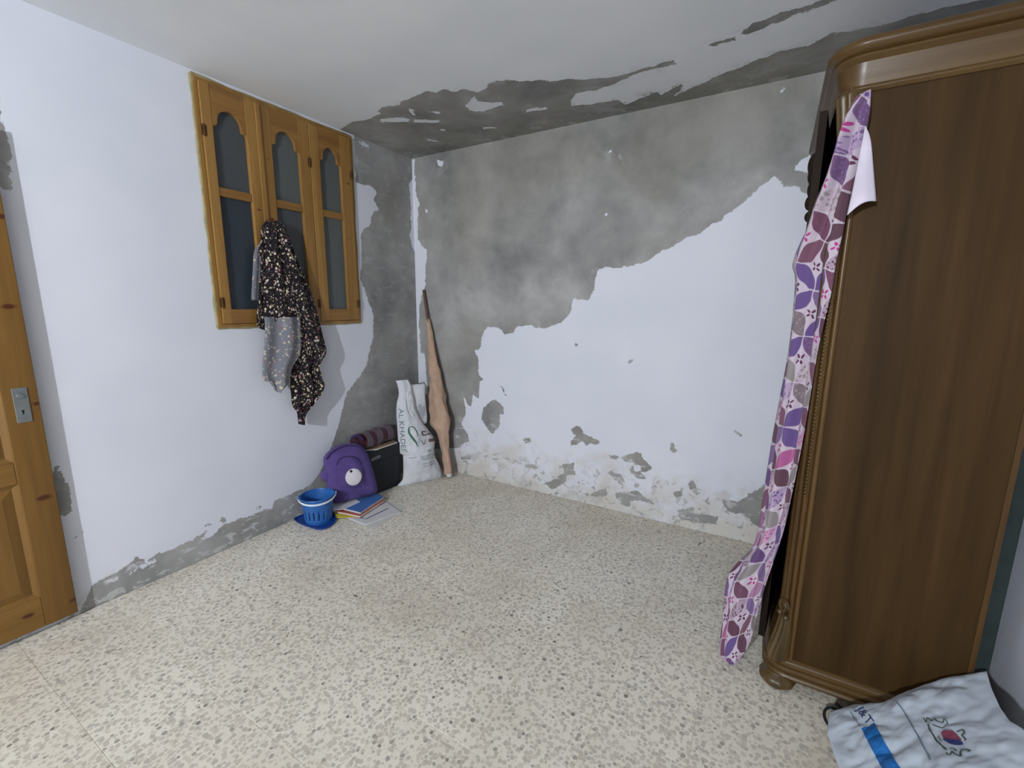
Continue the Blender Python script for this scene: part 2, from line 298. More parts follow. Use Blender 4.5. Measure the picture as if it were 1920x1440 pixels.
def text_shape(s):
    """flat mesh of a word, scaled to the unit square: verts (u,v), faces"""
    cu_ = bpy.data.curves.new('word', 'FONT'); cu_.body = s; cu_.size = 1.0; cu_.resolution_u = 3
    ob = bpy.data.objects.new('word', cu_)
    me = bpy.data.meshes.new_from_object(ob)
    v = np.array([x.co[:2] for x in me.vertices]); f = [tuple(q.vertices) for q in me.polygons]
    lo, hi = v.min(0), v.max(0)
    v = (v - lo) / (hi - lo)
    bpy.data.objects.remove(ob); bpy.data.curves.remove(cu_); bpy.data.meshes.remove(me)
    return v, f
def stroke(pts, w, taper=False):
    """ribbon of width w along a 2-D polyline -> verts (a,b), faces"""
    P = [np.array(q, float) for q in pts]; v = []
    for i, q in enumerate(P):
        t = P[min(i + 1, len(P) - 1)] - P[max(i - 1, 0)]; t = t / (np.linalg.norm(t) + 1e-9)
        k = w / 2 * (math.sin(math.pi * (0.12 + 0.8 * i / max(1, len(P) - 1))) if taper else 1)
        nn = np.array((-t[1], t[0])) * k
        v += [tuple(q + nn), tuple(q - nn)]
    return v, [(2 * i, 2 * i + 1, 2 * i + 3, 2 * i + 2) for i in range(len(P) - 1)]
def vnoise(p, s=1.0, seed=0.0):
    return noise.noise(Vector((p[0] * s + seed, p[1] * s - seed * 0.7, p[2] * s + seed * 1.3)))

# ------------------------------------------------------------------ materials
def wall_material(name, paint, paint2, stain_c):
    n = NT(name, 0.9, 0.15)
    P = n.pos()
    bare = n.attr('bare'); stain = n.attr('stain')
    r1 = n.noise(P, 11, 5, 0.62); r2 = n.noise(P, 42, 4, 0.68)
    rag = n.math('ADD', n.math('MULTIPLY', n.math('SUBTRACT', r1, 0.5), 0.060), n.math('MULTIPLY', n.math('SUBTRACT', r2, 0.5), 0.034))
    d = n.math('ADD', bare, rag)
    # flakes where damp has loosened the paint
    fl = n.noise(P, 17, 4, 0.65, 0.6)
    flake = n.math('MULTIPLY', n.step(fl, 0.585, 0.61), n.step(stain, 0.45, 0.6))
    m0 = n.step(d, -0.002, 0.003)
    hb = m0
    isl = n.math('MULTIPLY', n.step(n.noise(n.mapping(P, (1, 1, 2.6)), 9, 4, 0.65, 0.4), 0.56, 0.60), n.step(stain, 0.12, 0.4))
    m0 = n.math('MULTIPLY', m0, n.math('SUBTRACT', 1.0, n.math('MULTIPLY', isl, 0.55)))
    m = n.math('MAXIMUM', m0, n.math('MULTIPLY', flake, 0.8))
    # cement coat: clouded grey with pale salt bloom near the broken edge
    c1 = n.noise(P, 1.9, 5, 0.55, 0.3); c2 = n.noise(P, 9, 4, 0.62, 0.2)
    cc = n.math('ADD', n.math('MULTIPLY', c1, 0.8), n.math('MULTIPLY', c2, 0.2))
    cement = n.ramp(cc, [(0.32, lin(112, 113, 114)), (0.5, lin(146, 145, 144)), (0.68, lin(174, 173, 172))])
    tint = n.noise(P, 1.1, 2, 0.5)
    cement = n.mix(n.step(tint, 0.45, 0.68, 0, 0.3), cement, lin(138, 135, 120))
    edge = n.math('MULTIPLY', n.step(bare, 0.09, 0.0), n.step(n.noise(P, 6, 4, 0.65, 0.3), 0.5, 0.72))
    cement = n.mix(n.math('MULTIPLY', edge, 0.5), cement, lin(186, 186, 188))
    smear = n.step(n.noise(P, 7, 4, 0.7, 0.8), 0.67, 0.74)
    cement = n.mix(n.math('MULTIPLY', smear, 0.35), cement, lin(190, 190, 192))
    # paint
    pn = n.noise(P, 1.6, 2, 0.6)
    pc = n.mix(n.step(pn, 0.35, 0.7), paint, paint2)
    sn = n.noise(P, 5, 4, 0.65, 0.6)
    sf = n.math('MULTIPLY', n.step(n.math('ADD', stain, n.math('MULTIPLY', n.math('SUBTRACT', sn, 0.5), 1.5)), 0.32, 1.0), 0.75)
    pc = n.mix(sf, pc, stain_c)
    gs = n.math('MULTIPLY', n.step(n.noise(P, 8, 5, 0.68, 0.5), 0.52, 0.66), n.step(stain, 0.25, 0.7))
    pc = n.mix(n.math('MULTIPLY', gs, 0.65), pc, lin(172, 170, 168))
    n.color(n.mix(m, pc, cement))
    h = n.math('ADD', n.math('MULTIPLY', n.math('SUBTRACT', 1.0, hb), 0.8), n.math('MULTIPLY', n.noise(P, 90, 2, 0.5), 0.12))
    n.bump(h, 0.55, 0.003)
    return n.m

def wood_material(name, dark, mid, light, axis='z', rough=0.4, spec=0.4, scale=1.0, knots=(), coat=0.0, band=0.6):
    n = NT(name, rough, spec)
    P = n.pos()
    s = {'z': (30, 30, 1.6), 'x': (1.6, 30, 30), 'y': (30, 1.6, 30)}[axis]
    g = n.noise(n.mapping(P, tuple(k * scale for k in s)), 1.0, 6, 0.6, 0.5)
    s2 = {'z': (7, 7, 0.5), 'x': (0.5, 7, 7), 'y': (7, 0.5, 7)}[axis]
    b = n.noise(n.mapping(P, tuple(k * scale for k in s2)), 1.0, 4, 0.55, 1.2)
    f = n.math('ADD', n.math('MULTIPLY', g, 1 - band), n.math('MULTIPLY', b, band))
    c = n.ramp(f, [(0.30, dark), (0.5, mid), (0.70, light)])
    for kx in knots:
        dd = n.vmath('DISTANCE', n.mapping(P, (1, 0.8, 1.6), loc=(0, 0, 0)), (kx[0], kx[1] * 0.8, kx[2] * 1.6))
        dd = n.math('ADD', dd, n.math('MULTIPLY', n.math('SUBTRACT', n.noise(P, 60, 3), 0.5), 0.012))
        c = n.mix(n.step(dd, kx[3], kx[3] * 0.4), c, lin(74, 36, 16))
    n.color(c)
    n.b.inputs['Coat Weight'].default_value = coat
    n.b.inputs['Coat Roughness'].default_value = 0.25
    n.bump(g, 0.12, 0.002)
    return n.m

def plain(name, c, rough=0.6, spec=0.4, var=0.12, scale=12, bump=0.0, metal=0.0):
    n = NT(name, rough, spec)
    P = n.obj()
    k = n.noise(P, scale, 4)
    a = tuple(x * (1 - var) for x in c[:3]) + (1,); b = tuple(min(1, x * (1 + var)) for x in c[:3]) + (1,)
    n.color(n.mix(n.step(k, 0.3, 0.7), a, b))
    n.b.inputs['Metallic'].default_value = metal
    if bump: n.bump(n.noise(P, scale * 4, 3), bump, 0.004)
    return n.m

def fabric(name, c, weave=900, var=0.15, bump=0.2, sheen=0.15, rough=0.85):
    n = NT(name, rough, 0.15)
    P = n.obj()
    k = n.noise(P, 9, 4)
    a = tuple(x * (1 - var) for x in c[:3]) + (1,); b = tuple(min(1, x * (1 + var)) for x in c[:3]) + (1,)
    n.color(n.mix(n.step(k, 0.3, 0.7), a, b))
    n.b.inputs['Sheen Weight'].default_value = sheen
    n.bump(n.noise(P, weave / 4, 2), bump, 0.002)
    return n.m

M = {}
M['wall'] = wall_material('peeling_white_paint', lin(211, 214, 225), lin(217, 219, 229), lin(194, 188, 174))
M['ceiling'] = wall_material('peeling_ceiling_paint', lin(222, 226, 232), lin(229, 232, 237), lin(208, 210, 216))

def terrazzo():
    n = NT('terrazzo', 0.42, 0.35)
    P = n.pos()
    inf = n.n('ShaderNodeObjectInfo').outputs['Random']
    Pw = n.vmath('ADD', P, n.vmath('SCALE', n.n('ShaderNodeTexNoise').outputs['Color'], scale=0.0))
    wob = n.n('ShaderNodeTexNoise'); n.put(wob.inputs['Vector'], P); wob.inputs['Scale'].default_value = 60
    Pw = n.vmath('ADD', P, n.vmath('SCALE', wob.outputs['Color'], scale=0.006))
    Pw = n.vmath('ADD', Pw, n.vmath('SCALE', n.n('ShaderNodeCombineXYZ').outputs[0], scale=0.0))
    v = n.voro(Pw, 66); rr = n.n('ShaderNodeSeparateColor'); n.link(v.outputs['Color'], rr.inputs[0])
    size = n.math('ADD', 0.36, n.math('MULTIPLY', rr.outputs[0], 0.26))
    chip = n.step(n.math('SUBTRACT', v.outputs['Distance'], size), 0.06, -0.06)
    chipc = n.ramp(rr.outputs[1], [(0.0, lin(196, 187, 173)), (0.22, lin(176, 170, 160)), (0.42, lin(188, 180, 167)), (0.68, lin(204, 196, 181)), (0.93, lin(144, 139, 131)), (0.987, lin(92, 89, 86))], True)
    v2 = n.voro(Pw, 150); r2 = n.n('ShaderNodeSeparateColor'); n.link(v2.outputs['Color'], r2.inputs[0])
    chip2 = n.math('MULTIPLY', n.step(v2.outputs['Distance'], 0.42, 0.3), n.step(r2.outputs[0], 0.55, 0.56))
    base = n.mix(n.noise(P, 3, 4), lin(223, 217, 203), lin(232, 226, 212))
    base = n.mix(n.math('MULTIPLY', chip2, 0.55), base, lin(196, 190, 178))
    c = n.mix(n.math('MULTIPLY', chip, 0.85), base, chipc)
    c = n.mix(n.math('MULTIPLY', inf, 0.16), c, lin(174, 158, 140))
    dirt = n.step(n.noise(P, 1.7, 5, 0.6), 0.45, 0.75)
    c = n.mix(n.math('MULTIPLY', dirt, 0.3), c, lin(168, 154, 132))
    n.color(c)
    n.put(n.b.inputs['Roughness'], n.step(n.noise(P, 8, 4), 0.3, 0.7, 0.34, 0.55))
    n.bump(n.math('MULTIPLY', chip, 1.0), 0.08, 0.001)
    return n.m
M['terrazzo'] = terrazzo()
M['grout'] = plain('grout', lin(206, 196, 172), 0.9, 0.1)
PINE = (lin(150, 92, 34), lin(178, 116, 44), lin(200, 140, 62))
M['pine_door'] = wood_material('varnished_pine_door', lin(94, 66, 28), lin(114, 82, 37), lin(130, 96, 47), 'z', 0.45, 0.35, knots=[(0.042, -2.333, 0.593, 0.026), (0.042, -2.328, 1.38, 0.022), (0.042, -2.304, 1.716, 0.02), (0.042, -2.3, 0.99, 0.018), (0.042, -2.30, 0.10, 0.018), (0.042, -2.44, 0.11, 0.02)])
M['pine'] = wood_material('varnished_pine', lin(120, 86, 42), lin(144, 107, 55), lin(164, 126, 70), 'z', 0.38, 0.45, knots=[(0.03, -1.29, 1.92, 0.016), (0.03, -0.67, 1.84, 0.012), (0.03, -0.655, 2.2, 0.014), (0.03, -1.21, 2.21, 0.012)])
M['pine_rail'] = wood_material('varnished_pine_rail', lin(112, 78, 38), lin(136, 98, 50), lin(154, 116, 62), 'y', 0.38, 0.45)
M['caulk'] = plain('old_plaster_filler', lin(150, 140, 104), 0.9, 0.1, 0.2, 20, 0.4)
M['steel'] = plain('grey_steel', lin(150, 156, 158), 0.35, 0.5, 0.1, 20, 0, 0.8)
M['brass_dark'] = plain('dark_hinge_metal', lin(92, 62, 34), 0.5, 0.4, 0.2, 40, 0, 0.5)
M['black'] = plain('black_plastic', lin(20, 21, 24), 0.5, 0.4)
WD = (lin(43, 29, 13), lin(61, 43, 21), lin(76, 55, 29))
M['walnut'] = wood_material('walnut_veneer', *WD, 'z', 0.55, 0.12, 0.8, band=0.5)
M['walnut_trim'] = wood_material('walnut_trim', lin(56, 38, 16), lin(80, 56, 26), lin(100, 75, 40), 'z', 0.38, 0.3, coat=0.12)
M['walnut_trim_x'] = wood_material('walnut_moulding', lin(54, 38, 17), lin(76, 55, 27), lin(96, 74, 40), 'x', 0.38, 0.3, coat=0.12)
M['walnut_carved'] = wood_material('carved_walnut', lin(56, 42, 22), lin(84, 66, 37), lin(118, 98, 62), 'z', 0.4, 0.3, coat=0.12)
M['door_dark'] = wood_material('dark_walnut_door', lin(22, 16, 12), lin(32, 23, 17), lin(42, 31, 23), 'z', 0.6, 0.1)

def pane_mat(name, c, rough, trans):
    n = NT(name, rough, 0.5)
    P = n.pos()
    n.color(n.mix(n.noise(P, 30, 3), tuple(x * 0.85 for x in c[:3]) + (1,), c))
    n.b.inputs['Transmission Weight'].default_value = trans
    n.bump(n.voro(P, 160).outputs['Distance'], 0.25, 0.002)
    return n.m
M['frosted'] = pane_mat('frosted_glass', lin(98, 104, 105), 0.45, 0.2)
M['clear_dark'] = pane_mat('dark_glass', lin(70, 80, 92), 0.3, 0.5)
M['mid_glass'] = pane_mat('ribbed_glass', lin(82, 87, 91), 0.45, 0.25)

def floral_dark(name, ground, k=1.0):
    n = NT(name, 0.85, 0.1)
    uv = n.uv()
    wob = n.n('ShaderNodeTexNoise'); n.put(wob.inputs['Vector'], uv); wob.inputs['Scale'].default_value = 120
    U = n.vmath('ADD', uv, n.vmath('SCALE', wob.outputs['Color'], scale=0.008))
    v = n.voro(U, 58); s = n.n('ShaderNodeSeparateColor'); n.link(v.outputs['Color'], s.inputs[0])
    f = n.math('MULTIPLY', n.step(n.math('SUBTRACT', v.outputs['Distance'], n.math('MULTIPLY', s.outputs[0], 0.24)), 0.27, 0.20), n.step(s.outputs[2], 0.12, 0.13))
    col = n.ramp(s.outputs[1], [(0.0, lin(196, 182, 152)), (0.4, lin(180, 146, 148)), (0.58, lin(206, 196, 170)), (0.75, lin(170, 164, 160)), (0.9, lin(148, 92, 102))], True)
    v2 = n.voro(U, 110); s2 = n.n('ShaderNodeSeparateColor'); n.link(v2.outputs['Color'], s2.inputs[0])
    f2 = n.math('MULTIPLY', n.step(v2.outputs['Distance'], 0.40, 0.3), n.step(s2.outputs[0], 0.55, 0.57))
    g = n.mix(n.math('MULTIPLY', f2, 0.6), ground, lin(112, 106, 96))
    n.color(n.mix(n.math('MULTIPLY', f, k), g, col))
    n.b.inputs['Sheen Weight'].default_value = 0.1
    return n.m
M['scarf'] = floral_dark('black_floral_print', lin(30, 25, 31))
M['scarf_rev'] = floral_dark('floral_print_reverse', lin(116, 118, 128), 0.75)

def petal_print():
    """lattice of pointed oval petals in purple, pink and grey on a pale ground"""
    n = NT('purple_petal_print', 0.85, 0.1)
    uv = n.mapping(n.uv(), (9.0, 9.0, 1), (0, 0, 0.72))
    wob = n.n('ShaderNodeTexNoise'); n.put(wob.inputs['Vector'], uv); wob.inputs['Scale'].default_value = 1.3
    uv = n.vmath('ADD', uv, n.vmath('SCALE', wob.outputs['Color'], scale=0.3))
    s = n.n('ShaderNodeSeparateXYZ'); n.link(uv, s.inputs[0])
    x, y = s.outputs[0], s.outputs[1]
    def petal(a, b):
        fa = n.math('SUBTRACT', n.math('FRACT', a), 0.5)
        rb = n.math('ROUND', b)
        db = n.math('ABSOLUTE', n.math('SUBTRACT', b, rb))
        w = n.math('MULTIPLY', n.math('SUBTRACT', 0.235, n.math('MULTIPLY', fa, fa)), 1.15)
        inside = n.step(n.math('SUBTRACT', db, w), 0.0, -0.025)
        return inside, n.math('FLOOR', a), rb, db, fa
    i1, a1, b1, d1, f1 = petal(x, y)
    i2, a2, b2, d2, f2 = petal(y, x)
    def rnd(a, b, z):
        c = n.n('ShaderNodeCombineXYZ'); n.link(a, c.inputs[0]); n.link(b, c.inputs[1]); c.inputs[2].default_value = z
        w = n.n('ShaderNodeTexWhiteNoise', noise_dimensions='3D'); n.link(c.outputs[0], w.inputs['Vector'])
        return w.outputs['Value']
    pal = [(0.0, lin(98, 78, 128)), (0.2, lin(114, 78, 96)), (0.42, lin(162, 90, 136)), (0.5, lin(92, 66, 78)), (0.66, lin(136, 130, 130)), (0.77, lin(116, 94, 136)), (0.9, lin(158, 116, 148))]
    c1 = n.ramp(rnd(a1, b1, 3.7), pal, True); c2 = n.ramp(rnd(b2, a2, 9.1), pal, True)
    # fine print inside petals
    sp = n.voro(uv, 9); sv = n.step(sp.outputs['Distance'], 0.32, 0.42)
    c1 = n.mix(n.math('MULTIPLY', sv, n.math('MULTIPLY', n.step(rnd(a1, b1, 5.0), 0.5, 0.52), 0.45)), c1, lin(214, 190, 214))
    c2 = n.mix(n.math('MULTIPLY', sv, n.math('MULTIPLY', n.step(rnd(b2, a2, 6.0), 0.5, 0.52), 0.45)), c2, lin(96, 58, 84))
    g = n.mix(n.noise(uv, 0.6, 3), lin(172, 155, 178), lin(196, 188, 192))
    # small star flowers at the centres of the cells
    fx = n.math('SUBTRACT', n.math('FRACT', x), 0.5); fy = n.math('SUBTRACT', n.math('FRACT', y), 0.5)
    rad = n.math('SQRT', n.math('ADD', n.math('MULTIPLY', fx, fx), n.math('MULTIPLY', fy, fy)))
    ang = n.math('ARCTAN2', fy, fx)
    star = n.math('MULTIPLY', n.step(n.math('SUBTRACT', rad, n.math('ADD', 0.09, n.math('MULTIPLY', n.math('COSINE', n.math('MULTIPLY', ang, 4.0)), 0.08))), 0.01, -0.01), n.step(rad, 0.03, 0.05))
    starc = n.mix(n.step(rnd(n.math('FLOOR', x), n.math('FLOOR', y), 2.0), 0.5, 0.51), lin(92, 52, 80), lin(170, 60, 130))
    c = n.mix(star, g, starc)
    c = n.mix(i1, c, c1); c = n.mix(i2, c, c2)
    n.color(c)
    n.b.inputs['Sheen Weight'].default_value = 0.1
    return n.m
M['petal'] = petal_print()
M['petal_back'] = fabric('petal_cloth_reverse', lin(206, 198, 214), 500, 0.1)
# ------------------------------------------------------------------ room shell
def sdf(P, polys):
    """signed distance to the union of polygons, positive inside"""
    best = np.full(len(P), -9.0)
    for poly in polys:
        Q = np.array(poly, float); n = len(Q)
        d = np.full(len(P), 9.0); ins = np.zeros(len(P), bool)
        for i in range(n):
            a, b = Q[i], Q[(i + 1) % n]
            e = b - a; w = P - a
            t = np.clip((w @ e) / (e @ e + 1e-12), 0, 1)
            d = np.minimum(d, np.linalg.norm(w - t[:, None] * e, axis=1))
            c = ((a[1] > P[:, 1]) != (b[1] > P[:, 1]))
            with np.errstate(divide='ignore', invalid='ignore'):
                xs = a[0] + (P[:, 1] - a[1]) / (b[1] - a[1] + 1e-12) * (b[0] - a[0])
            ins ^= c & (P[:, 0] < xs)
        best = np.maximum(best, np.where(ins, d, -d))
    return best

def lines(a, b, step, extra=()):
    k = max(2, int(round((b - a) / step)) + 1)
    g = np.linspace(a, b, k)
    g = [x for x in g if all(abs(x - e) > step * 0.4 for e in extra)] + list(extra)
    return np.array(sorted(g))

def surface(name, au, av, fn, mat, bare_polys, paint_polys, stain_fn, flip=False, hole=None, thick=0.15):
    nu, nv = len(au), len(av)
    U, V = np.meshgrid(au, av)
    P2 = np.stack([U.ravel(), V.ravel()], 1)
    bare = sdf(P2, bare_polys) if bare_polys else np.full(len(P2), -1.0)
    if paint_polys:
        bare = np.minimum(bare, -sdf(P2, paint_polys))
    bare = np.clip(bare, -0.5, 0.5)
    stain = stain_fn(P2, bare)
    v = [fn(a, b, 0.0) for a, b in P2]
    f = []
    for j in range(nv - 1):
        for i in range(nu - 1):
            if hole and hole[0] - 1e-6 <= au[i] and au[i + 1] <= hole[1] + 1e-6 and hole[2] - 1e-6 <= av[j] and av[j + 1] <= hole[3] + 1e-6:
                continue
            a = j * nu + i
            q = (a, a + 1, a + 1 + nu, a + nu)
            f.append(q[::-1] if flip else q)
    mb = MB(); mb.add(v, f)
    nb = len(mb.v)
    # outer skin and edges give the wall its thickness
    u0, u1, v0, v1 = au[0], au[-1], av[0], av[-1]
    fr = [(u0, v0), (u1, v0), (u1, v1), (u0, v1)]
    if hole:
        h0, h1, g0, g1 = hole
        ho = [(h0, g0), (h1, g0), (h1, g1), (h0, g1)]
        vv = [fn(a, b, thick) for a, b in fr] + [fn(a, b, thick) for a, b in ho] + [fn(a, b, 0) for a, b in fr] + [fn(a, b, 0) for a, b in ho]
        ff = [(i, (i + 1) % 4, 4 + (i + 1) % 4, 4 + i) for i in range(4)] + [(8 + i, 8 + (i + 1) % 4, (i + 1) % 4, i) for i in range(4)] + [(4 + i, 4 + (i + 1) % 4, 12 + (i + 1) % 4, 12 + i) for i in range(4)]
    else:
        vv = [fn(a, b, thick) for a, b in fr] + [fn(a, b, 0) for a, b in fr]
        ff = [(0, 1, 2, 3)] + [(4 + i, 4 + (i + 1) % 4, (i + 1) % 4, i) for i in range(4)]
    mb.add(vv, ff)
    o = mb.build(name, mat)
    me = o.data
    ex = len(mb.v) - nb
    for nm, arr in (('bare', bare), ('stain', stain)):
        at = me.attributes.new(nm, 'FLOAT', 'POINT')
        at.data.foreach_set('value', np.concatenate([arr, np.full(ex, -1.0 if nm == 'bare' else 0.0)]).astype(np.float32))
    return structure(o)

def cl(x): return np.clip(x, 0, 1)
WIN = (-1.565, -0.60, 1.265, 2.512)
surface("wall_left", lines(-D_, 0, 0.0125, (WIN[0], WIN[1])), lines(0, H_, 0.0125, (WIN[2], WIN[3])), lambda y, z, d: (-d, y, z), M['wall'], LEFT_BARE + [[(-9, -1), (-2.95, -1), (-3.0, 1.2), (-2.9, 3), (-9, 3)]], LEFT_PAINT,
        lambda P, b: cl(1 - P[:, 1] / 0.2) * 0.55 + 0.2 * cl(1 + b / 0.05), hole=WIN)
surface('wall_back', lines(0, W_, 0.0125), lines(0, H_, 0.0125), lambda x, z, d: (x, d, z), M['wall'], BACK_BARE, BACK_PAINT,
        lambda P, b: np.maximum(cl(1.15 - P[:, 1] / 0.34) * 0.84, 0.7 * np.exp(-((P[:, 1] - 0.05) / 0.42) ** 2) * cl(P[:, 0] / 0.4)), flip=False)
surface('ceiling', lines(0, W_, 0.0125), lines(-D_, 0, 0.0125), lambda x, y, d: (x, y, H_ + d), M['ceiling'], CEIL_BARE + [[(-1, -9), (9, -9), (9, -2.95), (1.7, -3.1), (-1, -2.9)]], CEIL_PAINT,
        lambda P, b: 0.42 * cl(1 + b / 0.12) * (b < 0) + 0.25 * cl(1 + P[:, 1] / 0.7), flip=True)
surface('wall_right', lines(-D_, 0, 0.05), lines(0, H_, 0.05), lambda y, z, d: (W_ + d, y, z), M['wall'], [[(-9, -1), (-1.75, -1), (-1.8, 1.2), (-1.6, 3), (-9, 3)]], [], lambda P, b: 0.55 * cl(1 - P[:, 1] / 1.2), flip=True)
surface('wall_front', lines(0, W_, 0.1), lines(0, H_, 0.1), lambda x, z, d: (x, -D_ - d, z), M['wall'], [[(-1, -1), (9, -1), (9, 9), (-1, 9)]], [], lambda P, b: 0 * P[:, 1], flip=True)

slab = structure(MB().box((0, -D_, -0.12), (W_, 0, -0.0015)).build('floor', M['grout']))
def tile_mesh(w, d):
    mb = MB(); c = 0.0008; t = 0.007
    a, b = w / 2, d / 2
    v = [(-a, -b, -t), (a, -b, -t), (a, b, -t), (-a, b, -t), (-a, -b, -c), (a, -b, -c), (a, b, -c), (-a, b, -c),
         (-a + c, -b + c, 0), (a - c, -b + c, 0), (a - c, b - c, 0), (-a + c, b - c, 0)]
    f = [(0, 3, 2, 1), (8, 9, 10, 11)]
    for i in range(4):
        j = (i + 1) % 4
        f += [(i, j, 4 + j, 4 + i), (4 + i, 4 + j, 8 + j, 8 + i)]
    me = bpy.data.meshes.new('tile'); me.from_pydata(v, [], f); me.materials.append(M['terrazzo']); me.update()
    return me
cache = {}
xs = [0.0] + [0.10 + 0.30 * k for k in range(11)] + [W_]
ys = [0.0] + [-0.08 - 0.30 * k for k in range(13)]
G = 0.0011
for i in range(len(xs) - 1):
    for j in range(len(ys) - 1):
        x0, x1 = xs[i], xs[i + 1]; y1, y0 = ys[j], ys[j + 1]
        w, d = round(x1 - x0 - G, 4), round(y1 - y0 - G, 4)
        if (w, d) not in cache: cache[(w, d)] = tile_mesh(w, d)
        o = bpy.data.objects.new('tile', cache[(w, d)])
        COL.objects.link(o); o.parent = slab
        o.location = ((x0 + x1) / 2, (y0 + y1) / 2, rng.uniform(-0.0003, 0.0))

# ------------------------------------------------------------------ window with three pine sashes
win = bpy.data.objects.new('window_1', None); COL.objects.link(win); win.location = (0, -1.08, 1.265); win.empty_display_size = 0.1
structure(win, 'pine window with three arched sashes under the ceiling')
f = MB(); y0, y1, z0, z1 = WIN
fw = 0.02
f.box((-0.09, y0, z0), (0.012, y0 + fw, z1), 0.002); f.box((-0.09, y1 - fw, z0), (0.012, y1, z1), 0.002)
f.box((-0.09, y0 + fw, z0), (0.012, y1 - fw, z0 + fw), 0.002); f.box((-0.09, y0 + fw, z1 - fw), (0.012, y1 - fw, z1), 0.002)
f.build('window_frame', M['pine'], win)
fil = MB()   # uneven bead of filler around the frame
for a, b in (((y0, z0), (y0, z1)), ((y0, z1), (y1, z1)), ((y1, z1), (y1, z0)), ((y1, z0), (y0, z0))):
    n_ = 40; pth = []; rad = []
    for k in range(n_ + 1):
        t = k / n_; yy = a[0] + (b[0] - a[0]) * t; zz = a[1] + (b[1] - a[1]) * t
        pth.append((0.002, yy, zz)); rad.append(0.006 + 0.006 * (0.5 + vnoise((yy * 9, zz * 9, 1), 1)))
    fil.tube(pth, rad, 6)
fil.build('plaster_filler', M['caulk'], win, True)
SY = [y0 + fw, -1.2535, -0.938, y1 - fw]
PANES = [(-1.495, -1.322), (-1.182, -1.008), (-0.868, -0.708)]
X0, X1 = -0.018, 0.024
for k in range(3):
    a, b = SY[k] + 0.0015, SY[k + 1] - 0.0015
    pa, pb = PANES[k]
    zb, zt = z0 + fw + 0.0015, z1 - fw - 0.0015
    s = MB()
    s.box((X0, a, zb), (X1, pa, zt), 0.003); s.box((X0, pb, zb), (X1, b, zt), 0.003)
    st = s.build('sash', M['pine'], win)
    st['label'] = ['sash with a dark lower pane', 'middle sash behind the scarf', 'sash nearest the room corner'][k]
    MB().box((X0, pa - 0.001, zb), (X1 - 0.001, pb + 0.001, 1.365), 0.003).build('rail', M['pine_rail'], st)
    MB().box((X0, pa - 0.001, 1.955), (X1 - 0.004, pb + 0.001, 2.0), 0.004).build('rail', M['pine_rail'], st)
    # top rail with the shouldered arch cut out of it
    c, hw = (pa + pb) / 2, (pb - pa) / 2
    arch = [(pa, 2.285), (pa + 0.006, 2.30), (pa + 0.018, 2.302)]
    for t in range(13):
        an = math.pi * (1 - t / 12)
        arch.append((c + (hw - 0.024) * math.cos(an), 2.312 + 0.075 * math.sin(an) ** 0.8))
    arch += [(pb - 0.018, 2.302), (pb - 0.006, 2.30), (pb, 2.285)]
    mb = MB(); na = len(arch)
    def tr(px, zt_):
        return [(px, p[0], p[1]) for p in arch] + [(px, pa + (pb - pa) * i / (na - 1), zt_) for i in range(na)]
    fr_, bk = tr(X1 - 0.001, zt), tr(X0, zt)
    ff = []
    for i in range(na - 1):
        ff += [(i, i + 1, na + i + 1, na + i), (2 * na + i + 1, 2 * na + i, 3 * na + i, 3 * na + i + 1), (i + 1, i, 2 * na + i, 2 * na + i + 1)]
    mb.add(fr_ + bk, ff)
    mb.build('top_rail', M['pine_rail'], st)
    MB().box((-0.004, pa - 0.004, 1.36), (0.002, pb + 0.004, 1.958)).build('pane', M['clear_dark'] if k == 0 else (M['mid_glass'] if k == 1 else M['frosted']), st)
    MB().box((-0.004, pa - 0.004, 1.996), (0.002, pb + 0.004, 2.40)).build('pane', M['mid_glass'] if k == 0 else M['frosted'], st)
    for zz in (1.40, 2.26):
        yh = {0: a + 0.004, 1: b - 0.004, 2: b - 0.004}[k]
        MB().tube([(X1 + 0.002, yh, zz - 0.03), (X1 + 0.002, yh, zz + 0.03)], 0.005, 8).box((X1 - 0.002, yh - 0.012, zz - 0.025), (X1 + 0.002, yh + 0.012, zz + 0.025)).build('hinge', M['brass_dark'], st)
MB().box((X1, -1.268, z0 + 0.03), (X1 + 0.008, -1.24, z1 - 0.03), 0.003).build('cover_strip', M['pine'], win)
MB().tube([(X1, -1.25, 1.862), (0.055, -1.25, 1.866)], 0.006, 10).tube([(0.055, -1.25, 1.866), (0.075, -1.25, 1.868)], [0.013, 0.011], 12).build('latch_knob', M['brass_dark'], win, True)

# ------------------------------------------------------------------ pine door leaf folded back on the left wall
door = bpy.data.objects.new('door_1', None); COL.objects.link(door); door.location = (0.024, -2.7, 0.034); door.empty_display_size = 0.1
structure(door, 'pine panelled door leaf folded back against the left wall')
DY0, DY1 = -3.10, -2.294
DX0, DX1 = 0.005, 0.042
zr = [0.034, 0.168, 0.675, 0.765, 1.045, 1.14, 1.93, 2.04]
MB().box((DX0, DY1 - 0.102, zr[0]), (DX1, DY1, zr[-1]), 0.003).build('stile', M['pine_door'], door)
MB().box((DX0, DY0, zr[0]), (DX1, DY0 + 0.102, zr[-1]), 0.003).build('stile', M['pine_door'], door)
M['pine_door_rail'] = wood_material('varnished_pine_door_rail', lin(98, 70, 30), lin(116, 84, 38), lin(130, 96, 47), 'y', 0.45, 0.35, knots=[(0.042, -2.44, 0.11, 0.02)])
for k in (0, 2, 4, 6):
    MB().box((DX0, DY0 + 0.102, zr[k]), (DX1 - 0.001, DY1 - 0.102, zr[k + 1]), 0.003).build('rail', M['pine_door_rail'], door)
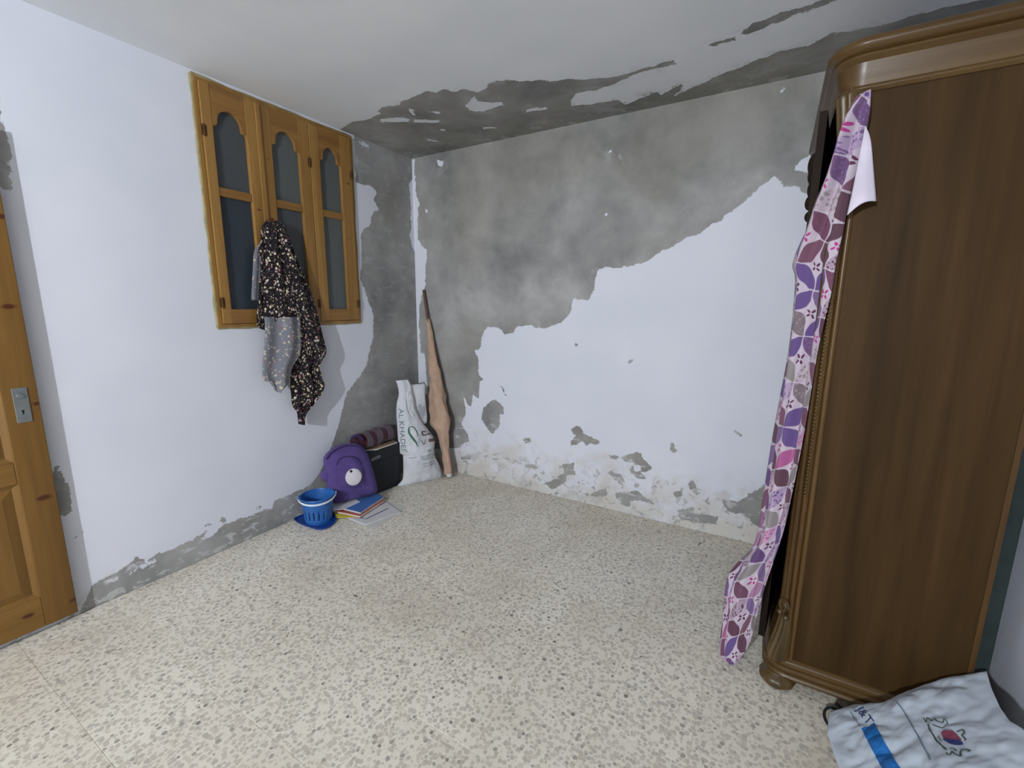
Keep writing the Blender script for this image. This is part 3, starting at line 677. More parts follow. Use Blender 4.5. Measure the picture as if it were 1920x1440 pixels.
for k in (1, 3, 5):
    a, b, c_, d_ = DY0 + 0.102, DY1 - 0.102, zr[k], zr[k + 1]
    mb = MB(); i1, i2 = 0.018, 0.05
    ring = lambda x, q: [(x, a + q, c_ + q), (x, b - q, c_ + q), (x, b - q, d_ - q), (x, a + q, d_ - q)]
    v = ring(DX1 - 0.006, 0) + ring(DX1 - 0.016, i1) + ring(DX1 - 0.006, i2) + ring(DX0 + 0.006, 0)
    ff = [(8, 9, 10, 11), (15, 14, 13, 12)]
    for t in range(2):
        ff += [(t * 4 + i, t * 4 + (i + 1) % 4, t * 4 + 4 + (i + 1) % 4, t * 4 + 4 + i) for i in range(4)]
    ff += [(12 + i, 12 + (i + 1) % 4, (i + 1) % 4, i) for i in range(4)]
    mb.add(v, ff).build('panel', M['pine_door'], door)
lp = MB().box((DX1, -2.366, 0.922), (DX1 + 0.004, -2.323, 1.062), 0.0015).build('lock_plate', M['steel'], door)
lp['label'] = 'grey steel lock plate without a handle'
MB().tube([(DX1 + 0.004, -2.345, 1.03), (DX1 + 0.012, -2.345, 1.03)], [0.011, 0.009], 14).build('spindle_hole', M['steel'], lp, True)
MB().tube([(DX1 + 0.003, -2.345, 0.968), (DX1 + 0.0048, -2.345, 0.968)], 0.0042, 10).box((DX1 + 0.003, -2.347, 0.954), (DX1 + 0.0048, -2.343, 0.967)).build('keyhole', M['black'], lp)
for zz in (0.3, 1.75):
    MB().tube([(0.012, DY0 - 0.006, zz - 0.05), (0.012, DY0 - 0.006, zz + 0.05)], 0.009, 10).box((0.0, DY0 - 0.012, zz - 0.045), (0.024, DY0 + 0.002, zz + 0.045)).build('hinge', M['brass_dark'], door)

# ------------------------------------------------------------------ bulb hanging from the ceiling behind the photographer
lamp = thing('pendant_lamp', (BULB_AT.x, BULB_AT.y, H_), 'bare white bulb hanging on a cord behind the viewer', 'lamp')
bx_, by_, bz_ = BULB_AT
white_ = plain('white_bakelite', lin(210, 208, 200), 0.4)
MB().lathe([(0.004, -0.03), (0.03, -0.026), (0.045, -0.01), (0.046, 0.0)], 24, (bx_, by_, H_)).build('ceiling_rose', white_, lamp, True)
MB().tube([(bx_, by_, H_ - 0.02), (bx_, by_, bz_ + 0.11)], 0.003, 8).build('cord', M['black'], lamp, True)
MB().lathe([(0.006, 0.125), (0.018, 0.115), (0.021, 0.075), (0.021, 0.060)], 20, (bx_, by_, bz_)).build('lamp_holder', white_, lamp, True)
bn = NT('glowing_bulb', 0.5)
bn.b.inputs['Base Color'].default_value = (1, 1, 1, 1)
bn.b.inputs['Emission Color'].default_value = BULB_COLOR + (1,)
bn.b.inputs['Emission Strength'].default_value = BULB_STRENGTH
MB().lathe([(0.004, -0.044), (0.018, -0.040), (0.031, -0.027), (0.036, -0.008), (0.034, 0.008), (0.026, 0.028), (0.016, 0.046), (0.013, 0.060)], 20, (bx_, by_, bz_)).build('bulb', bn.m, lamp, True)
# ------------------------------------------------------------------ carved walnut wardrobe
WX0, WX1, WY0, WY1 = 2.715, 3.235, -1.08, -0.06
ward = thing('wardrobe', ((WX0 + WX1) / 2, (WY0 + WY1) / 2, 0), 'tall dark walnut wardrobe with moulded cornice and carved corners against the right wall', 'wardrobe')
MB().box((2.775, WY0, 0.12), (WX1, WY0 + 0.022, 2.05), 0.002).build('side_panel', M['walnut'], ward)
MB().box((2.775, WY1 - 0.022, 0.12), (WX1, WY1, 2.05), 0.002).build('side_panel', M['walnut'], ward)
MB().box((WX1 - 0.012, WY0 + 0.022, 0.12), (WX1 - 0.002, WY1 - 0.022, 2.05)).build('back_panel', M['walnut'], ward)
MB().box((WX1 + 0.003, WY0 + 0.02, 0.10), (WX1 + 0.042, WY1 - 0.022, 2.03), 0.002).build('shade_strip', plain('painted_shade_strip', lin(44, 52, 52), 0.9, 0.1), ward)  # added dark board; its colour stands in for the shadow strip beside the wardrobe
MB().box((2.735, WY0 + 0.022, 0.10), (WX1 - 0.012, WY1 - 0.022, 0.125)).build('bottom_panel', M['walnut'], ward)
MB().box((2.735, WY0 + 0.022, 2.02), (WX1 - 0.012, WY1 - 0.022, 2.045)).build('top_panel', M['walnut'], ward)
# thin edge strip along the back of the near side
MB().box((WX1 - 0.012, WY0 - 0.004, 0.12), (WX1 + 0.002, WY0 + 0.0, 2.04), 0.001).build('edge_strip', M['walnut_trim'], ward)
# reeded corner posts
def post(cy, sgn):
    pts = []
    # cross-section seen from above, reeds on the outer and front faces
    for k in range(3):
        for t in range(7):
            an = math.pi * t / 6
            pts.append((2.780 - 0.018 * k - 0.009 + 0.009 * math.cos(an), cy - sgn * (0.0 + 0.008 * math.sin(an))))
    for k in range(2):
        for t in range(7):
            an = math.pi * t / 6
            pts.append((2.726 - 0.008 * math.sin(an), cy + sgn * (0.010 + 0.018 * k - 0.009 * math.cos(an) + 0.002)))
    pts += [(2.735, cy + sgn * 0.05), (2.780, cy + sgn * 0.05)]
    mb = MB(); mb.prism(pts, lambda a, b, d: (a, b, d), 0.12, 2.04)
    return mb.build('corner_post', M['walnut_trim'], ward, True, 50)
post(WY0, 1); post(WY1, -1)
# row of carved beads on the front edge of the near post
bd = MB()
for k in range(56):
    z = 0.76 + k * 0.0125
    bd.lathe([(0.001, -0.0055), (0.0045, -0.003), (0.0055, 0), (0.0045, 0.003), (0.001, 0.0055)], 8, (2.749, WY0 - 0.0115, z))
b_ = bd.build('beading', M['walnut_carved'], ward, True); b_['kind'] = 'stuff'

def sweep(prof, name, mat, r=0.055):
    """moulding run round the two ends and the front with rounded corners; prof = (out, z)"""
    path = [((WX1, WY0), (0, -1))]
    cx, cy = WX0 - 0.005 + r, WY0 + r
    for t in range(9):
        an = -math.pi / 2 - math.pi / 2 * t / 8
        path.append(((cx + r * math.cos(an), cy + r * math.sin(an)), (math.cos(an), math.sin(an))))
    cy2 = WY1 - r
    for t in range(9):
        an = math.pi - math.pi / 2 * t / 8
        path.append(((cx + r * math.cos(an), cy2 + r * math.sin(an)), (math.cos(an), math.sin(an))))
    path.append(((WX1, WY1), (0, 1)))
    n = len(prof); v = []
    for (px, py), (nx, ny) in path:
        v += [(px + nx * o, py + ny * o, z) for o, z in prof]
    mb = MB(); mb.add(v, [(a, b, c, d) for a, b, c, d in grid_faces(n, len(path))] + [tuple(range(n)), tuple(range(len(v) - n, len(v)))[::-1]])
    # deck closing the run
    top = [i * n + n - 1 for i in range(len(path))]; bot = [i * n for i in range(len(path))]
    mb.f += [tuple(top), tuple(bot[::-1])]
    return mb.build(name, mat, ward, True, 35)
def curve(*pts): return smooth_line(pts, 4)
sweep([(0.0, 2.02), (0.006, 2.02)] + curve((0.010, 2.024), (0.014, 2.031), (0.010, 2.038)) + [(0.004, 2.041)] + curve((0.006, 2.05), (0.012, 2.075), (0.016, 2.098)) + [(0.02, 2.102)]
      + curve((0.024, 2.106), (0.030, 2.113), (0.024, 2.120)) + curve((0.034, 2.124), (0.043, 2.137), (0.040, 2.152), (0.028, 2.160)) + [(-0.02, 2.162)], 'cornice', M['walnut_trim_x'])
sweep([(-0.02, 0.045), (0.012, 0.045)] + curve((0.02, 0.047), (0.026, 0.056), (0.02, 0.066)) + [(0.014, 0.068)] + curve((0.018, 0.072), (0.028, 0.082), (0.026, 0.096)) + [(0.018, 0.099)]
      + curve((0.018, 0.104), (0.016, 0.114), (0.006, 0.122)) + [(-0.02, 0.124)], 'base_moulding', M['walnut_trim_x'])
def foot(x, y):
    mb = MB()
    prof = [(0.028, 0.0), (0.044, 0.004), (0.055, 0.016), (0.058, 0.028), (0.052, 0.04), (0.04, 0.048), (0.035, 0.055)]
    mb.lathe(prof, 48, (x, y, 0), True, lambda r, z, th: r * (1 + 0.07 * abs(math.cos(4.5 * th)) * (1 if r > 0.04 else 0.3)))
    return mb.build('foot', M['walnut_carved'], ward, True, 50)
for x, y in ((2.738, -1.068), (2.738, -0.09), (3.185, -1.04), (3.185, -0.09)): foot(x, y)

# carved corner brackets: fluted leaves turned out at 45 degrees
def bracket(cx, cy, sg, prof, name, flutes=3, w0=1.0):
    """prof: (z, outward, half width); sg -1 for the near corner, +1 for the far one"""
    out = Vector((-0.80, sg * 0.60, 0)); side = Vector((0.60, sg * 0.80, 0))
    pr = smooth_line(prof, 6); nu = 25; v = []
    for z, o, hw in pr:
        for i in range(nu):
            u = -1 + 2 * i / (nu - 1)
            dome = math.sqrt(max(0, 1 - abs(u) ** 2.2))
            fl = 0.0035 * math.cos(flutes * math.pi * u * 1.0) * (hw / 0.03)
            d = o * (0.35 + 0.65 * dome) + fl
            p = Vector((cx, cy, z)) + out * d + side * (u * hw * w0)
            v.append(p)
    nb = len(v)
    # back layer buried in the post
    for z, o, hw in pr:
        for i in range(nu):
            u = -1 + 2 * i / (nu - 1)
            v.append(Vector((cx, cy, z)) - out * 0.004 + side * (u * hw * w0))
    mb = MB(); g = grid_faces(nu, len(pr))
    fcs = g + [tuple(nb + i for i in q[::-1]) for q in g]
    L_ = len(pr)
    for j in range(L_ - 1):
        a = j * nu; fcs += [(a + nu, a, nb + a, nb + a + nu), (a + nu - 1, a + 2 * nu - 1, nb + a + 2 * nu - 1, nb + a + nu - 1)]
    for i in range(nu - 1):
        e = (L_ - 1) * nu; fcs += [(i, i + 1, nb + i + 1, nb + i), (e + i + 1, e + i, nb + e + i, nb + e + i + 1)]
    mb.add(v, fcs)
    return mb.build(name, M['walnut_carved'], ward, True, 60)
for cy, sg in ((WY0, -1), (WY1, 1)):
    bracket(2.742, cy + 0.004 * -sg, sg, [(0.115, 0.050, 0.026), (0.135, 0.052, 0.029), (0.16, 0.046, 0.03), (0.20, 0.033, 0.029), (0.24, 0.023, 0.027), (0.275, 0.017, 0.023), (0.30, 0.013, 0.016)], 'carved_bracket')
    bracket(2.742, cy + 0.004 * -sg, sg, [(1.80, 0.010, 0.012), (1.84, 0.016, 0.02), (1.88, 0.020, 0.026), (1.93, 0.026, 0.030), (1.98, 0.034, 0.033), (2.012, 0.040, 0.035), (2.02, 0.036, 0.035)], 'carved_bracket')
    # scroll above the lower leaf
    sc = MB(); pth = []; rad = []
    out = Vector((-0.80, sg * 0.60, 0)); side = Vector((0.60, sg * 0.80, 0)); o0 = Vector((2.742, cy, 0.33))
    for t in range(40):
        an = t / 39 * 2 * math.pi * 1.35; r = 0.021 * (1 - 0.55 * t / 39)
        pth.append(o0 + out * (0.014 + 0.004 * t / 39) + side * (r * math.cos(an)) + Vector((0, 0, r * 1.25 * math.sin(an)))); rad.append(0.0062)
    sc.tube(pth, rad, 8)
    for dz, du, rr in ((-0.035, -0.016, 0.011), (-0.038, 0.014, 0.012), (0.0, 0.0, 0.007)):
        c0 = o0 + out * 0.014 + side * du + Vector((0, 0, dz))
        sc.lathe([(0.001, -rr), (rr * 0.7, -rr * 0.7), (rr, 0), (rr * 0.7, rr * 0.7), (0.001, rr)], 12, c0)
    sc.build('carved_scroll', M['walnut_carved'], ward, True)

# front doors: the near one stands a little ajar
def wdoor(name, hx, hy, ex, ey, hinge_label=None, carve=True):
    """door from the hinge side (hx,hy) to the free edge (ex,ey)"""
    d = Vector((ex - hx, ey - hy, 0)); L = d.length; d.normalize()
    out = Vector((0, 0, 1)).cross(d)
    if out.x > 0: out = -out
    T = lambda s, o, z: Vector((hx, hy, 0)) + d * s + out * o + Vector((0, 0, z))
    def bx(s0, s1, o0, o1, z0_, z1_, mb):
        v = [T(s, o, z) for z in (z0_, z1_) for s, o in ((s0, o0), (s1, o0), (s1, o1), (s0, o1))]
        mb.add(v, [(0, 3, 2, 1), (4, 5, 6, 7), (0, 1, 5, 4), (1, 2, 6, 5), (2, 3, 7, 6), (3, 0, 4, 7)])
    mb = MB(); bx(0, L, 0, 0.014, 0.13, 2.012, mb)
    dr = mb.build(name, M['door_dark'], ward)
    mb = MB()
    bx(0, 0.06, 0.014, 0.022, 0.13, 2.012, mb); bx(L - 0.06, L, 0.014, 0.022, 0.13, 2.012, mb)
    bx(0.06, L - 0.06, 0.014, 0.022, 0.13, 0.22, mb); bx(0.06, L - 0.06, 0.014, 0.022, 1.90, 2.012, mb)
    mb.build('door_frame', M['door_dark'], dr)
    if carve:
        mb = MB()
        for (s, z, r, e) in ((L - 0.05, 1.865, 0.030, 0.022), (L - 0.075, 1.845, 0.022, 0.02), (L - 0.04, 1.83, 0.026, 0.018), (L - 0.06, 1.79, 0.024, 0.016), (L - 0.05, 1.745, 0.020, 0.018), (L - 0.10, 1.87, 0.018, 0.016), (L - 0.045, 1.70, 0.014, 0.014)):
            v = []
            for i in range(7):
                la = math.pi / 2 * i / 6
                for k in range(14):
                    th = 2 * math.pi * k / 14; rr = r * math.cos(la) * (1 + 0.12 * math.cos(5 * th))
                    v.append(T(s + rr * math.cos(th) * 0.8, 0.02 + e * math.sin(la), z + rr * math.sin(th) * 1.2))
            mb.add(v, grid_faces(14, 7, True) + [tuple(range(14))[::-1]])
        mb.build('carved_ornament', M['door_dark'], dr, True, 70)
    return dr
wdoor('wardrobe_door', 2.728, -0.572, 2.685, -1.018)
wdoor('wardrobe_door', 2.728, WY1 - 0.06, 2.728, -0.565)

# ------------------------------------------------------------------ cloth surfaces
def ruled(Lp, Rp, nu, nv, off, name, mat, parent=None, thick=0.002, close_uv=1.0, wob=None):
    """cloth between two edge curves; off(u, t, p) -> displacement vector"""
    Ls = [np.array(q) for q in smooth_line(Lp, 6)]; Rs = [np.array(q) for q in smooth_line(Rp, 6)]
    m = len(Ls); v = []; uv = []; vv = 0.0; pm = None
    for j in range(nv):
        t = j / (nv - 1) * (m - 1); i = min(int(t), m - 2); f = t - i
        a = Ls[i] * (1 - f) + Ls[i + 1] * f; b = Rs[i] * (1 - f) + Rs[i + 1] * f
        mid = (a + b) / 2
        if pm is not None: vv += float(np.linalg.norm(mid - pm))
        pm = mid; w = float(np.linalg.norm(b - a))
        for k in range(nu):
            u = k / (nu - 1); p = a * (1 - u) + b * u
            p = Vector(p) + Vector(off(u, j / (nv - 1), p))
            v.append(p); uv.append(((u - 0.5) * w * close_uv + 0.3, vv))
    mb = MB(); mb.add(v, grid_faces(nu, nv)); mb.uv = uv
    o = mb.build(name, mat, parent, True, 180)
    return solid(o, thick)

# floral shawl hanging from the window latch
shawl = thing('shawl', (0.07, -1.2, 0.64), 'black floral shawl with grey reverse hanging from the window latch', 'shawl')
def w3(pts, x): return [(x, a, b) for a, b in pts]
def shawl_off(u, t, p):
    top = min(1, t / 0.18)
    d = 0.012 * math.sin(math.pi * u) ** 0.6 + 0.012 * top * math.sin(math.pi * min(1, max(0, u))) ** 0.8
    d += 0.009 * top * math.sin(2 * math.pi * (u * 2.4 + 0.25 * math.sin(5 * t)) + 1.1) + 0.006 * top * math.sin(2 * math.pi * u * 5.2 + 3 * t)
    d += 0.007 * vnoise((p[0], p[1] * 9, p[2] * 5), 1, 3.0)
    d += 0.02 * max(0, (u - 0.35)) * min(1, max(0, (t - 0.25) / 0.4))
    return (max(-0.008, d), 0.004 * vnoise((u * 6, t * 22, 0), 1), 0)
ruled(w3(SCARF_L, 0.042), w3(SCARF_R, 0.066), 46, 130, shawl_off, 'front_drape', M['scarf'], shawl, close_uv=1.6)
rv = ruled(w3(REV_L, 0.055), w3(REV_R, 0.10), 26, 50, lambda u, t, p: (0.012 * math.sin(2 * math.pi * u * 1.7 + 1) + 0.012 * math.sin(math.pi * u), 0, 0), 'reverse_fold', M['scarf_rev'], shawl)
rv['label'] = 'pale grey reverse of the shawl showing below'
ruled(w3(SIDE_L, 0.036), w3(SIDE_R, 0.04), 10, 24, lambda u, t, p: (0.004 * math.sin(2 * math.pi * u), 0, 0), 'side_fold', M['scarf_rev'], shawl)

# purple petal-print curtain over the wardrobe corner
cur = thing('curtain', (2.62, -1.05, 0.0), 'pink and purple petal print curtain draped down the front corner of the wardrobe', 'curtain')
def cur_off(u, t, p):
    am = min(1, t / 0.12) * (1.0 if t < 0.85 else max(0.3, (1 - t) / 0.15))
    d = am * (0.020 * math.sin(2 * math.pi * (u * 1.7 + 0.12 * math.sin(7 * t)) + 0.6) + 0.007 * math.sin(2 * math.pi * u * 4.1 + 4 * t))
    b = -0.022 * math.sin(math.pi * u) * am
    k = b + d - 0.006
    return (k * 0.55 - 0.004, k * 0.8 - 0.002, 0)
ruled(CUR_L, CUR_R, 34, 170, cur_off, 'drape', M['petal'], cur, close_uv=1.35)
fl_ = [Vector(q) for q in FLAP]
mb = MB()
Lf = [FLAP[0], FLAP[8], FLAP[7], FLAP[6]]; Rf = [FLAP[0], FLAP[1], FLAP[2], FLAP[3]]
fo = ruled(Lf, Rf, 12, 20, lambda u, t, p: (0, -0.012 * math.sin(math.pi * u) * t - 0.004, -0.012 * t * math.sin(math.pi * u) * -1.0), 'turned_corner', M['petal_back'], cur)
fo['label'] = 'white reverse of the turned-back corner'

# ------------------------------------------------------------------ things in the room corner
def frame_fn(FR):
    O, e1, e2 = (Vector(q) for q in FR)
    n = e1.cross(e2).normalized()
    return lambda s, t, d=0.0: O + e1 * s + e2 * t + n * d

def pillow(outline, T, front, back, rings=(1.0, 0.985, 0.95, 0.88, 0.76, 0.6, 0.4, 0.2), pw=3.0, rough=0.0, seed=0, base=0.0):
    c = np.mean(np.array(outline), axis=0); n = len(outline); v = []; f = []
    for sgn, th in ((1, front), (-1, back)):
        o0 = len(v)
        for r in rings:
            for a, b in outline:
                s, t = c[0] + (a - c[0]) * r, c[1] + (b - c[1]) * r
                d = th * (1 - r ** pw) ** 0.6
                d += rough * vnoise((s, t, sgn), 14, seed) * (1 - r ** 6)
                v.append(T(s, t, base + sgn * d))
        v.append(T(c[0], c[1], base + sgn * th))
        g = grid_faces(n, len(rings), True)
        last = o0 + (len(rings) - 1) * n; tip = len(v) - 1
        fc = [tuple(o0 + i for i in q) for q in g] + [(last + i, last + (i + 1) % n, tip) for i in range(n)]
        f += fc if sgn > 0 else [q[::-1] for q in fc]
    mb = MB(); mb.add(v, f)
    bm = bmesh.new(); vs = [bm.verts.new(p) for p in v]
    for q in f:
        try: bm.faces.new([vs[i] for i in q])
        except ValueError: pass
    bmesh.ops.remove_doubles(bm, verts=bm.verts, dist=1e-5)
    bmesh.ops.recalc_face_normals(bm, faces=bm.faces)
    bm.verts.index_update()
    mb = MB(); mb.add([q.co[:] for q in bm.verts], [[x.index for x in q.verts] for q in bm.faces]); bm.free()
    return mb

# white woven sack
M['sack'] = fabric('woven_plastic_sack', lin(206, 208, 214), 600, 0.06, 0.25, 0.0, 0.5)
_t = M['sack'].node_tree; _b = [q for q in _t.nodes if q.type == 'BUMP'][0]; _n = [q for q in _t.nodes if q.type == 'TEX_NOISE'][-1]
_n.inputs['Scale'].default_value = 22; _n.inputs['Detail'].default_value = 5; _n.inputs['Distortion'].default_value = 0.6; _b.inputs['Strength'].default_value = 0.9; _b.inputs['Distance'].default_value = 0.012
M['print_green'] = plain('green_print', lin(62, 110, 92), 0.6)
M['print_slate'] = plain('grey_green_print', lin(104, 122, 124), 0.6)
M['print_brown'] = plain('brown_print', lin(104, 84, 82), 0.6)
M['print_pale'] = plain('pale_grey_print', lin(160, 166, 174), 0.6)
ST = frame_fn(SACK_FRAME)
sack = thing('sack', ST(0.15, 0, -0.05), 'tall white woven sack with green leaf print standing in the room corner', 'sack')
SLs = [np.array(q) for q in smooth_line(SACK_L, 6)]; SRs = [np.array(q) for q in smooth_line(SACK_R, 6)]
def sack_bulge(u, h):
    b = math.sin(math.pi * min(1, max(0, u))) ** 0.55
    prof = np.interp(h, [0, 0.04, 0.2, 0.4, 0.6, 0.75, 0.84], [0.03, 0.055, 0.085, 0.08, 0.055, 0.03, 0.022])
    return prof * b + (0.010 * vnoise((u * 3.2, h * 9, 0), 1, 5.0) + 0.007 * (abs(vnoise((u * 5 + h * 4, h * 15, 0), 1, 9.0)) * 2 - 0.5)) * min(1, 4 * u * (1 - u) * 3)
def sack_edges(h):
    L0 = np.interp(h, [q[1] for q in SLs], [q[0] for q in SLs]); R0 = np.interp(h, [q[1] for q in SRs], [q[0] for q in SRs])
    return L0, R0
v = []; nu, nv = 34, 70
for side in (1, -1):
    for j in range(nv):
        h = 0.0 + 0.825 * j / (nv - 1)
        L0, R0 = sack_edges(max(h, 0.012))
        for i in range(nu):
            u = i / (nu - 1); s = L0 + (R0 - L0) * u
            d = sack_bulge(u, h) * (1 if side > 0 else 0.12)
            v.append(ST(s, h, side * d - (0.02 if side > 0 else 0.021)))
g = grid_faces(nu, nv); nb = nu * nv
mb = MB(); mb.add(v, g + [tuple(nb + i for i in q[::-1]) for q in g] + [(i, nb + i, nb + i + 1, i + 1) for i in range(nu - 1)])
mb.build('sack_body', M['sack'], sack, True, 180)
bk = pillow(smooth_loop(SACK_BACK, 4), ST, 0.02, 0.02, rough=0.006, seed=2, base=-0.045)
bk.build('back_layer', M['sack'], sack, True, 180)
def sack_map(s, h):
    L0, R0 = sack_edges(max(h, 0.012)); u = (s - L0) / (R0 - L0 + 1e-6)
    return ST(s, h, sack_bulge(u, h) - 0.0165)
def printed(name, shapes, fn, mat, parent, cuts=2):
    """flat print laid on a surface: shapes in surface coordinates, refined and pressed on"""
    bm = bmesh.new()
    for vv, ff in shapes:
        vs = [bm.verts.new((a, b, 0)) for a, b in vv]
        for q in ff:
            try: bm.faces.new([vs[i] for i in q])
            except ValueError: pass
    bmesh.ops.triangulate(bm, faces=bm.faces)
    for _ in range(3):
        es = [e for e in bm.edges if e.calc_length() > 0.012]
        if not es: break
        bmesh.ops.subdivide_edges(bm, edges=es, cuts=1)
        bmesh.ops.triangulate(bm, faces=bm.faces)
    bm.verts.index_update()
    mb = MB(); mb.add([fn(q.co.x, q.co.y) for q in bm.verts], [[x.index for x in q.verts] for q in bm.faces]); bm.free()
    return mb.build(name, mat, parent)
tv, tf = text_shape('AL KHADEE')
t0, t1, t2 = (np.array(q) for q in SACK_PRINT['text'])
h0, h1 = t0[1], t2[1]
printed('lettering', [([(np.interp(h0 + (h1 - h0) * a, *zip(*sorted([(q[1], q[0]) for q in SLs]))) + 0.010 + 0.030 * b, h0 + (h1 - h0) * a) for a, b in tv], tf)], sack_map, M['print_slate'], sack)
lf = SACK_PRINT['leaf']
leaf_l = smooth_line([lf[0], (lf[5][0] + 0.002, lf[5][1] + 0.01), (0.085, 0.345), (0.098, 0.325)], 6)
leaf_r = smooth_line([lf[0], lf[1], lf[2], (lf[3][0], lf[3][1] + 0.004)], 6)
printed('leaf_emblem', [stroke(leaf_l, 0.016, True), stroke(leaf_r, 0.008, True), stroke(smooth_line([(0.083, 0.345), (0.09, 0.335), (0.092, 0.318), (0.1, 0.316), (0.104, 0.302)], 4), 0.006)], sack_map, M['print_green'], sack)
sk = SACK_PRINT['strokes']
printed('brown_lettering', [stroke(smooth_line(SACK_PRINT['hook'], 4), 0.010), stroke([sk[0], sk[1]], 0.006), stroke([sk[2], sk[3]], 0.006), stroke([(0.2, 0.335), (0.282, 0.326)], 0.026)], sack_map, M['print_brown'], sack)
tv, tf = text_shape('Net. 50')
(na_, nh_), (nb_, nh2) = SACK_PRINT['net']
printed('weight_lettering', [([(na_ + (nb_ - na_) * a, nh_ + 0.020 * b) for a, b in tv], tf)], sack_map, M['print_slate'], sack)
ln = SACK_PRINT['lines']
printed('small_print', [stroke([ln[i], ln[i + 1]], 0.006) for i in range(0, len(ln), 2)], sack_map, M['print_pale'], sack)
printed('green_patch', [(smooth_loop(GREEN, 3), [tuple(range(3 * len(GREEN)))])], lambda a, b: ST(a, b, -0.022 + 0.002), M['print_pale'], sack)

# pole wrapped in tan cloth
M['tan'] = fabric('tan_cloth', lin(178, 150, 130), 400, 0.12, 0.5, 0.1)
M['stick'] = wood_material('weathered_stick', lin(70, 52, 42), lin(96, 74, 62), lin(116, 92, 78), 'z', 0.7, 0.2)
P0, P1 = Vector((0.425, -0.135, 0.0)), Vector((0.105, -0.022, 1.515))
pole = thing('wrapped_pole', P0, 'wooden pole bundled in tan cloth leaning into the room corner', 'pole')
ax = lambda t: P0.lerp(P1, t)
MB().tube([ax(0.004), ax(0.3), ax(0.6), ax(1.0)], [0.013, 0.013, 0.012, 0.011], 12).build('stick', M['stick'], pole, True)
mb = MB(); pth = []; rad = []
ts = np.linspace(0.012, 0.845, 70)
rp = np.interp(ts, [0.012, 0.06, 0.16, 0.24, 0.285, 0.33, 0.42, 0.55, 0.7, 0.845], [0.030, 0.034, 0.036, 0.048, 0.082, 0.080, 0.070, 0.050, 0.034, 0.014])
for t, r in zip(ts, rp):
    pth.append(ax(t) + Vector((0.0, -0.25 * max(0, r - 0.03), 0))); rad.append(r)
mb.tube(pth, rad, 28)
d0 = (P1 - P0).normalized()
vv = []
for i, q in enumerate(mb.v):
    j = i // 28; k = i % 28; q = Vector(q); c0 = pth[min(j, len(pth) - 1)]
    rr = q - c0; th = k / 28 * 2 * math.pi
    w = 1 + 0.10 * math.sin(3 * th + ts[min(j, 69)] * 22) + 0.05 * math.sin(ts[min(j, 69)] * 95 + 2 * th) + 0.30 * vnoise((math.cos(th) * 1.3, math.sin(th) * 1.3, ts[min(j, 69)] * 16), 1, 4)
    rr = rr * w; rr.y *= 0.8
    vv.append(tuple(c0 + rr))
mb.v = vv
mb.build('cloth_wrap', M['tan'], pole, True, 180)
MB().tube([ax(0.0) + Vector((0.012, -0.012, 0.016)), ax(0.03) + Vector((0.016, -0.014, 0.0))], [0.02, 0.024], 14).build('end_cap', plain('white_cap', lin(196, 192, 190), 0.5), pole, True)
MB().tube([(0.405, -0.158, 0.022), (0.402, -0.163, 0.022)], 0.007, 10).build('plug', M['black'], pole)

# black carton with a magazine and a rolled blanket on top
M['carton'] = plain('black_carton', lin(26, 29, 36), 0.55, 0.35, 0.15, 8)
box_o = thing('carton', (0.10, -0.57, 0), 'black carton box with small white lettering beside the white sack', 'box')
def slab_prism(mb, quad, z0_, z1_):
    n = len(quad)
    mb.prism(quad, lambda a, b, d: (a, b, d), z0_, z1_); return mb
BQ = [(0.008, -0.735), (0.155, -0.742), (0.177, -0.440), (0.030, -0.433)]
slab_prism(MB(), BQ, 0, 0.252).build('carton_body', M['carton'], box_o)
BL = [(0.004, -0.739), (0.159, -0.746), (0.181, -0.436), (0.026, -0.429)]
lid = slab_prism(MB(), BL, 0.255, 0.345).build('lid', M['carton'], box_o)
tv, tf = text_shape('ALROZER')
fa, fb = Vector((0.1598, -0.735, 0)), Vector((0.1826, -0.416, 0))
def box_front(a, z): return fa.lerp(fb, a) + Vector((0.0012, 0, z))
tm = printed('lettering', [([(0.10 + 0.26 * a, 0.268 + 0.022 * b + 0.006 * a) for a, b in tv], tf)], box_front, plain('white_print', lin(190, 190, 190), 0.6), lid)
mag = thing('magazine', (0.13, -0.58, 0.346), 'tan and white magazine lying on the black carton', 'magazine')
slab_prism(MB(), [(0.118, -0.722), (0.178, -0.665), (0.186, -0.46), (0.12, -0.445)], 0.3455, 0.352).build('pages', plain('white_pages', lin(200, 198, 192), 0.8), mag)
slab_prism(MB(), [(0.118, -0.712), (0.168, -0.662), (0.176, -0.466), (0.12, -0.455)], 0.352, 0.3528).build('cover', plain('tan_cover', lin(150, 122, 96), 0.6, 0.3, 0.35, 30), mag)

def plaid():
    n = NT('maroon_plaid', 0.9, 0.1)
    uv = n.uv(); s = n.n('ShaderNodeSeparateXYZ'); n.link(uv, s.inputs[0])
    a = n.math('FRACT', n.math('MULTIPLY', s.outputs[0], 8.0)); b = n.math('FRACT', n.math('MULTIPLY', s.outputs[1], 9.0))
    g = n.step(a, 0.5, 0.52); k = n.step(n.math('ABSOLUTE', n.math('SUBTRACT', a, 0.5)), 0.03, 0.02)
    c = n.mix(g, lin(64, 28, 40), lin(86, 76, 86))
    c = n.mix(n.math('MULTIPLY', n.step(b, 0.6, 0.62), 0.45), c, lin(48, 42, 58))
    c = n.mix(n.math('MULTIPLY', k, 0.5), c, lin(150, 130, 132))
    n.color(c); n.b.inputs['Sheen Weight'].default_value = 0.2
    n.bump(n.noise(n.obj(), 220, 3), 0.4, 0.003)
    return n.m
M['plaid'] = plaid()
ra, rb = Vector((0.076, -0.765, 0.410)), Vector((0.084, -0.43, 0.416))
